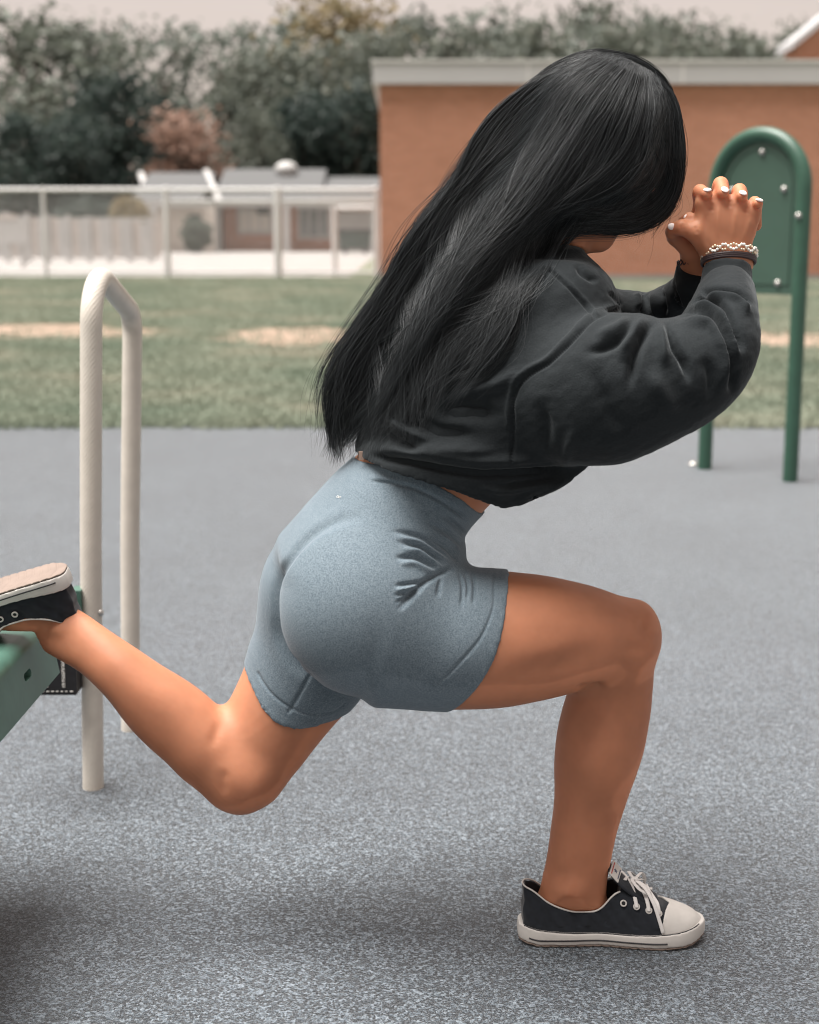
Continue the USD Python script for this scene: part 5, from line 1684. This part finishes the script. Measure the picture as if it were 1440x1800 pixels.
GUIDES = [
    (0.00, [(1160, 138), (1190, 185), (1197, 245), (1192, 310), (1165, 375), (1112, 396), (1050, 390), (990, 398), (945, 455), (895, 525), (850, 600), (815, 660)]),
    (0.10, [(1156, 136), (1184, 190), (1190, 255), (1178, 325), (1135, 372), (1070, 390), (1005, 386), (955, 430), (905, 500), (855, 580), (815, 650), (790, 690)]),
    (0.25, [(1146, 128), (1166, 185), (1158, 270), (1120, 340), (1050, 374), (985, 388), (925, 455), (870, 540), (820, 625), (785, 690), (765, 730)]),
    (0.42, [(1128, 116), (1120, 175), (1085, 270), (1020, 350), (950, 415), (885, 490), (825, 575), (775, 650), (735, 715), (712, 760)]),
    (0.60, [(1105, 104), (1060, 155), (1000, 250), (930, 345), (865, 435), (805, 520), (745, 610), (700, 690), (668, 750), (650, 790)]),
    (0.80, [(1075, 96), (1000, 140), (925, 230), (855, 325), (790, 415), (735, 505), (690, 595), (652, 690), (622, 765), (606, 825)]),
    (0.93, [(1050, 93), (965, 135), (890, 215), (820, 310), (755, 400), (704, 490), (662, 585), (630, 680), (604, 765), (590, 826)]),
    (1.00, [(1040, 93), (950, 140), (868, 222), (800, 312), (738, 398), (694, 485), (650, 570), (615, 665), (590, 750), (574, 818)]),
]
NP = 26
gs = np.array([g[0] for g in GUIDES])
gp = np.stack([spline(g[1], NP) for g in GUIDES])                     # guides x NP x 2
GI = PchipInterpolator(gs, gp)
CROWN = [(0.0, [(1190, 192), (1164, 136), (1114, 102), (1052, 90), (985, 110), (920, 168), (848, 262), (786, 352), (730, 432), (686, 512)]), (1.0, [(1170, 162), (1140, 130), (1096, 120), (1048, 124), (992, 146), (932, 205), (868, 292), (808, 378), (756, 455), (712, 535)])]
GC = (lambda a: (lambda s: a[0] + (a[1] - a[0]) * np.asarray(s)[:, None, None]))(np.stack([spline(g[1], NP) for g in CROWN]))
hg = np.random.default_rng(77)
tt0 = np.linspace(0, 1, NP)


def strands(n, D, sgn, locks, depth, fly=.03, spread=.011, amp=6.0, GI=GI, swing=1.5):
    """Hair in locks: every lock has its own path, length and depth; its strands run together towards the tips."""
    # locks
    s0 = np.sort(hg.uniform(0, 1, locks))
    drift = hg.normal(0, .085, locks)
    ldep = hg.uniform(0, 1, locks) ** 1.3
    llen = np.where(hg.uniform(size=locks) < .72, hg.uniform(.86, 1.0, locks), hg.uniform(.60, .92, locks))
    llen = np.where(s0 < .5, llen * hg.uniform(.84, 1.02, locks), llen)
    lw = spread * hg.uniform(.5, 1.7, locks)
    c = hg.integers(0, locks, n)
    off = hg.normal(0, 1, n)
    close = 1 - hg.uniform(.6, .97, (n, 1)) * (tt0[None] ** .8)
    S = s0[c][:, None] + drift[c][:, None] * (tt0[None] - .15) + off[:, None] * lw[c][:, None] * close
    S = S + (hg.normal(0, .045, locks)[c][:, None] * np.sin(2 * np.pi * (hg.uniform(.5, 1.6, locks)[c][:, None] * tt0[None] + hg.uniform(0, 1, locks)[c][:, None])) + hg.normal(0, .012, (n, 1)) * np.sin(2 * np.pi * (hg.uniform(.5, 2, (n, 1)) * tt0[None] + hg.uniform(0, 1, (n, 1))))) * tt0[None] ** .7 * swing
    S = np.clip(S, 0, 1)
    gidx = np.clip(S * 400, 0, 400)
    table = GI(np.linspace(0, 1, 401))                                # 401 x NP x 2
    i0 = np.minimum(gidx.astype(int), 399); fr = (gidx - i0)[..., None]
    k = np.arange(NP)[None]
    xy = table[i0, k] * (1 - fr) + table[i0 + 1, k] * fr
    ca, cf, cp_ = hg.normal(0, 1, (locks, 3)), hg.uniform(.8, 3.2, (locks, 3)), hg.uniform(0, 6.28, (locks, 3))
    wave = (ca[c][:, :, None] * np.sin(cf[c][:, :, None] * 2 * np.pi * tt0[None, None] * .6 + cp_[c][:, :, None])).sum(1)
    tang = np.gradient(xy, axis=1); tang /= np.linalg.norm(tang, axis=2, keepdims=True) + 1e-9
    nor = np.stack([-tang[..., 1], tang[..., 0]], -1)
    own = hg.normal(0, 1, (n, 1)) * np.sin(hg.uniform(1, 6, (n, 1)) * tt0 * 3.8 + hg.uniform(0, 6.28, (n, 1))) * (1.6 + 3.6 * tt0) * np.where(hg.uniform(size=(n, 1)) < .25, 2.0, .8)
    stray = (hg.uniform(size=(n, 1)) < fly) * hg.normal(0, 20, (n, 1)) * tt0 ** 1.4
    calm = np.interp(S[:, :1], [0, .15, .45, .85, 1], [.55, .55, 1, .9, .75])      # the hair over the face hangs smoother
    flow = 20.0 * np.sin(2 * np.pi * (1.7 * tt0[None] + 1.9 * S)) * tt0[None] + 12.0 * np.sin(2 * np.pi * (3.1 * tt0[None] - 2.6 * S) + 1.0) * tt0[None]
    stray = stray * calm
    xy = xy + nor * ((wave * amp * tt0 ** .7 + own + flow) * calm + stray + hg.normal(0, 1.2, (n, 1)) + (hg.normal(0, 6.0, locks)[c])[:, None] * tt0[None])[..., None]
    L_ = llen[c] * hg.uniform(.93, 1.0, n)
    f = np.clip((tt0[None] * L_[:, None] + hg.uniform(0, .02, (n, 1)) * (1 - tt0[None])) * (NP - 1), 0, NP - 1.001)
    i0 = f.astype(int); fr = (f - i0)[..., None]
    r_ = np.arange(n)[:, None]
    xy = xy[r_, i0] * (1 - fr) + xy[r_, i0 + 1] * fr
    Y = gaussian_filter(look_up(D, xy[..., 0], xy[..., 1]), (0, 1.2), mode='nearest')
    round_ = 1 - np.minimum((off / 1.8) ** 2, 1)                      # a lock is thicker in its middle
    ly = depth[0] + (depth[1] - depth[0]) * ldep[c][:, None] * np.interp(tt0, [0, .12, .5, 1], [.25, .6, 1, 1])[None] + .0045 * round_[:, None] * hg.uniform(.2, 1, (n, 1))
    ly = ly + np.abs(stray[r_, i0]) * .0006
    return at(xy[..., 0], xy[..., 1], Y - sgn * ly), hg.uniform(.5, 1.0, locks)[c]


A_, s_ = strands(13000, DF, 1, 420, (.0, .006), .04, .010, 9.0)
B_, _ = strands(5000, DB, -1, 260, (.0005, .007), .03)
C_, _ = strands(7500, DF, 1, 210, (.002, .020), .12, .0046, 19.0)
E_, _ = strands(4200, DF, 1, 120, (.000, .007), .02, .03, 2.5, GC, .3)
D_, _ = strands(4200, DF, 1, 600, (.005, .021), .40, .025, 17.0)
FRINGE = [(0.0, [(1158, 138), (1186, 192), (1193, 258), (1186, 318), (1164, 372), (1136, 410)]), (1.0, [(1134, 122), (1150, 195), (1146, 275), (1122, 340), (1090, 385), (1052, 408)])]
GF = (lambda a: (lambda s: a[0] + (a[1] - a[0]) * np.asarray(s)[:, None, None]))(np.stack([spline(g[1], NP) for g in FRINGE]))
F_, _ = strands(1500, DF, 1, 70, (.003, .012), .25, .05, 7.0, GF, .6)
fams = [(F_, 1.2), (A_, 1.0), (B_, 1.0), (C_, 1.7), (D_, 1.25), (E_, 1.3)]
allp = np.vstack([f[0] for f in fams])
fat = np.concatenate([np.full(len(f[0]), f[1]) for f in fams])
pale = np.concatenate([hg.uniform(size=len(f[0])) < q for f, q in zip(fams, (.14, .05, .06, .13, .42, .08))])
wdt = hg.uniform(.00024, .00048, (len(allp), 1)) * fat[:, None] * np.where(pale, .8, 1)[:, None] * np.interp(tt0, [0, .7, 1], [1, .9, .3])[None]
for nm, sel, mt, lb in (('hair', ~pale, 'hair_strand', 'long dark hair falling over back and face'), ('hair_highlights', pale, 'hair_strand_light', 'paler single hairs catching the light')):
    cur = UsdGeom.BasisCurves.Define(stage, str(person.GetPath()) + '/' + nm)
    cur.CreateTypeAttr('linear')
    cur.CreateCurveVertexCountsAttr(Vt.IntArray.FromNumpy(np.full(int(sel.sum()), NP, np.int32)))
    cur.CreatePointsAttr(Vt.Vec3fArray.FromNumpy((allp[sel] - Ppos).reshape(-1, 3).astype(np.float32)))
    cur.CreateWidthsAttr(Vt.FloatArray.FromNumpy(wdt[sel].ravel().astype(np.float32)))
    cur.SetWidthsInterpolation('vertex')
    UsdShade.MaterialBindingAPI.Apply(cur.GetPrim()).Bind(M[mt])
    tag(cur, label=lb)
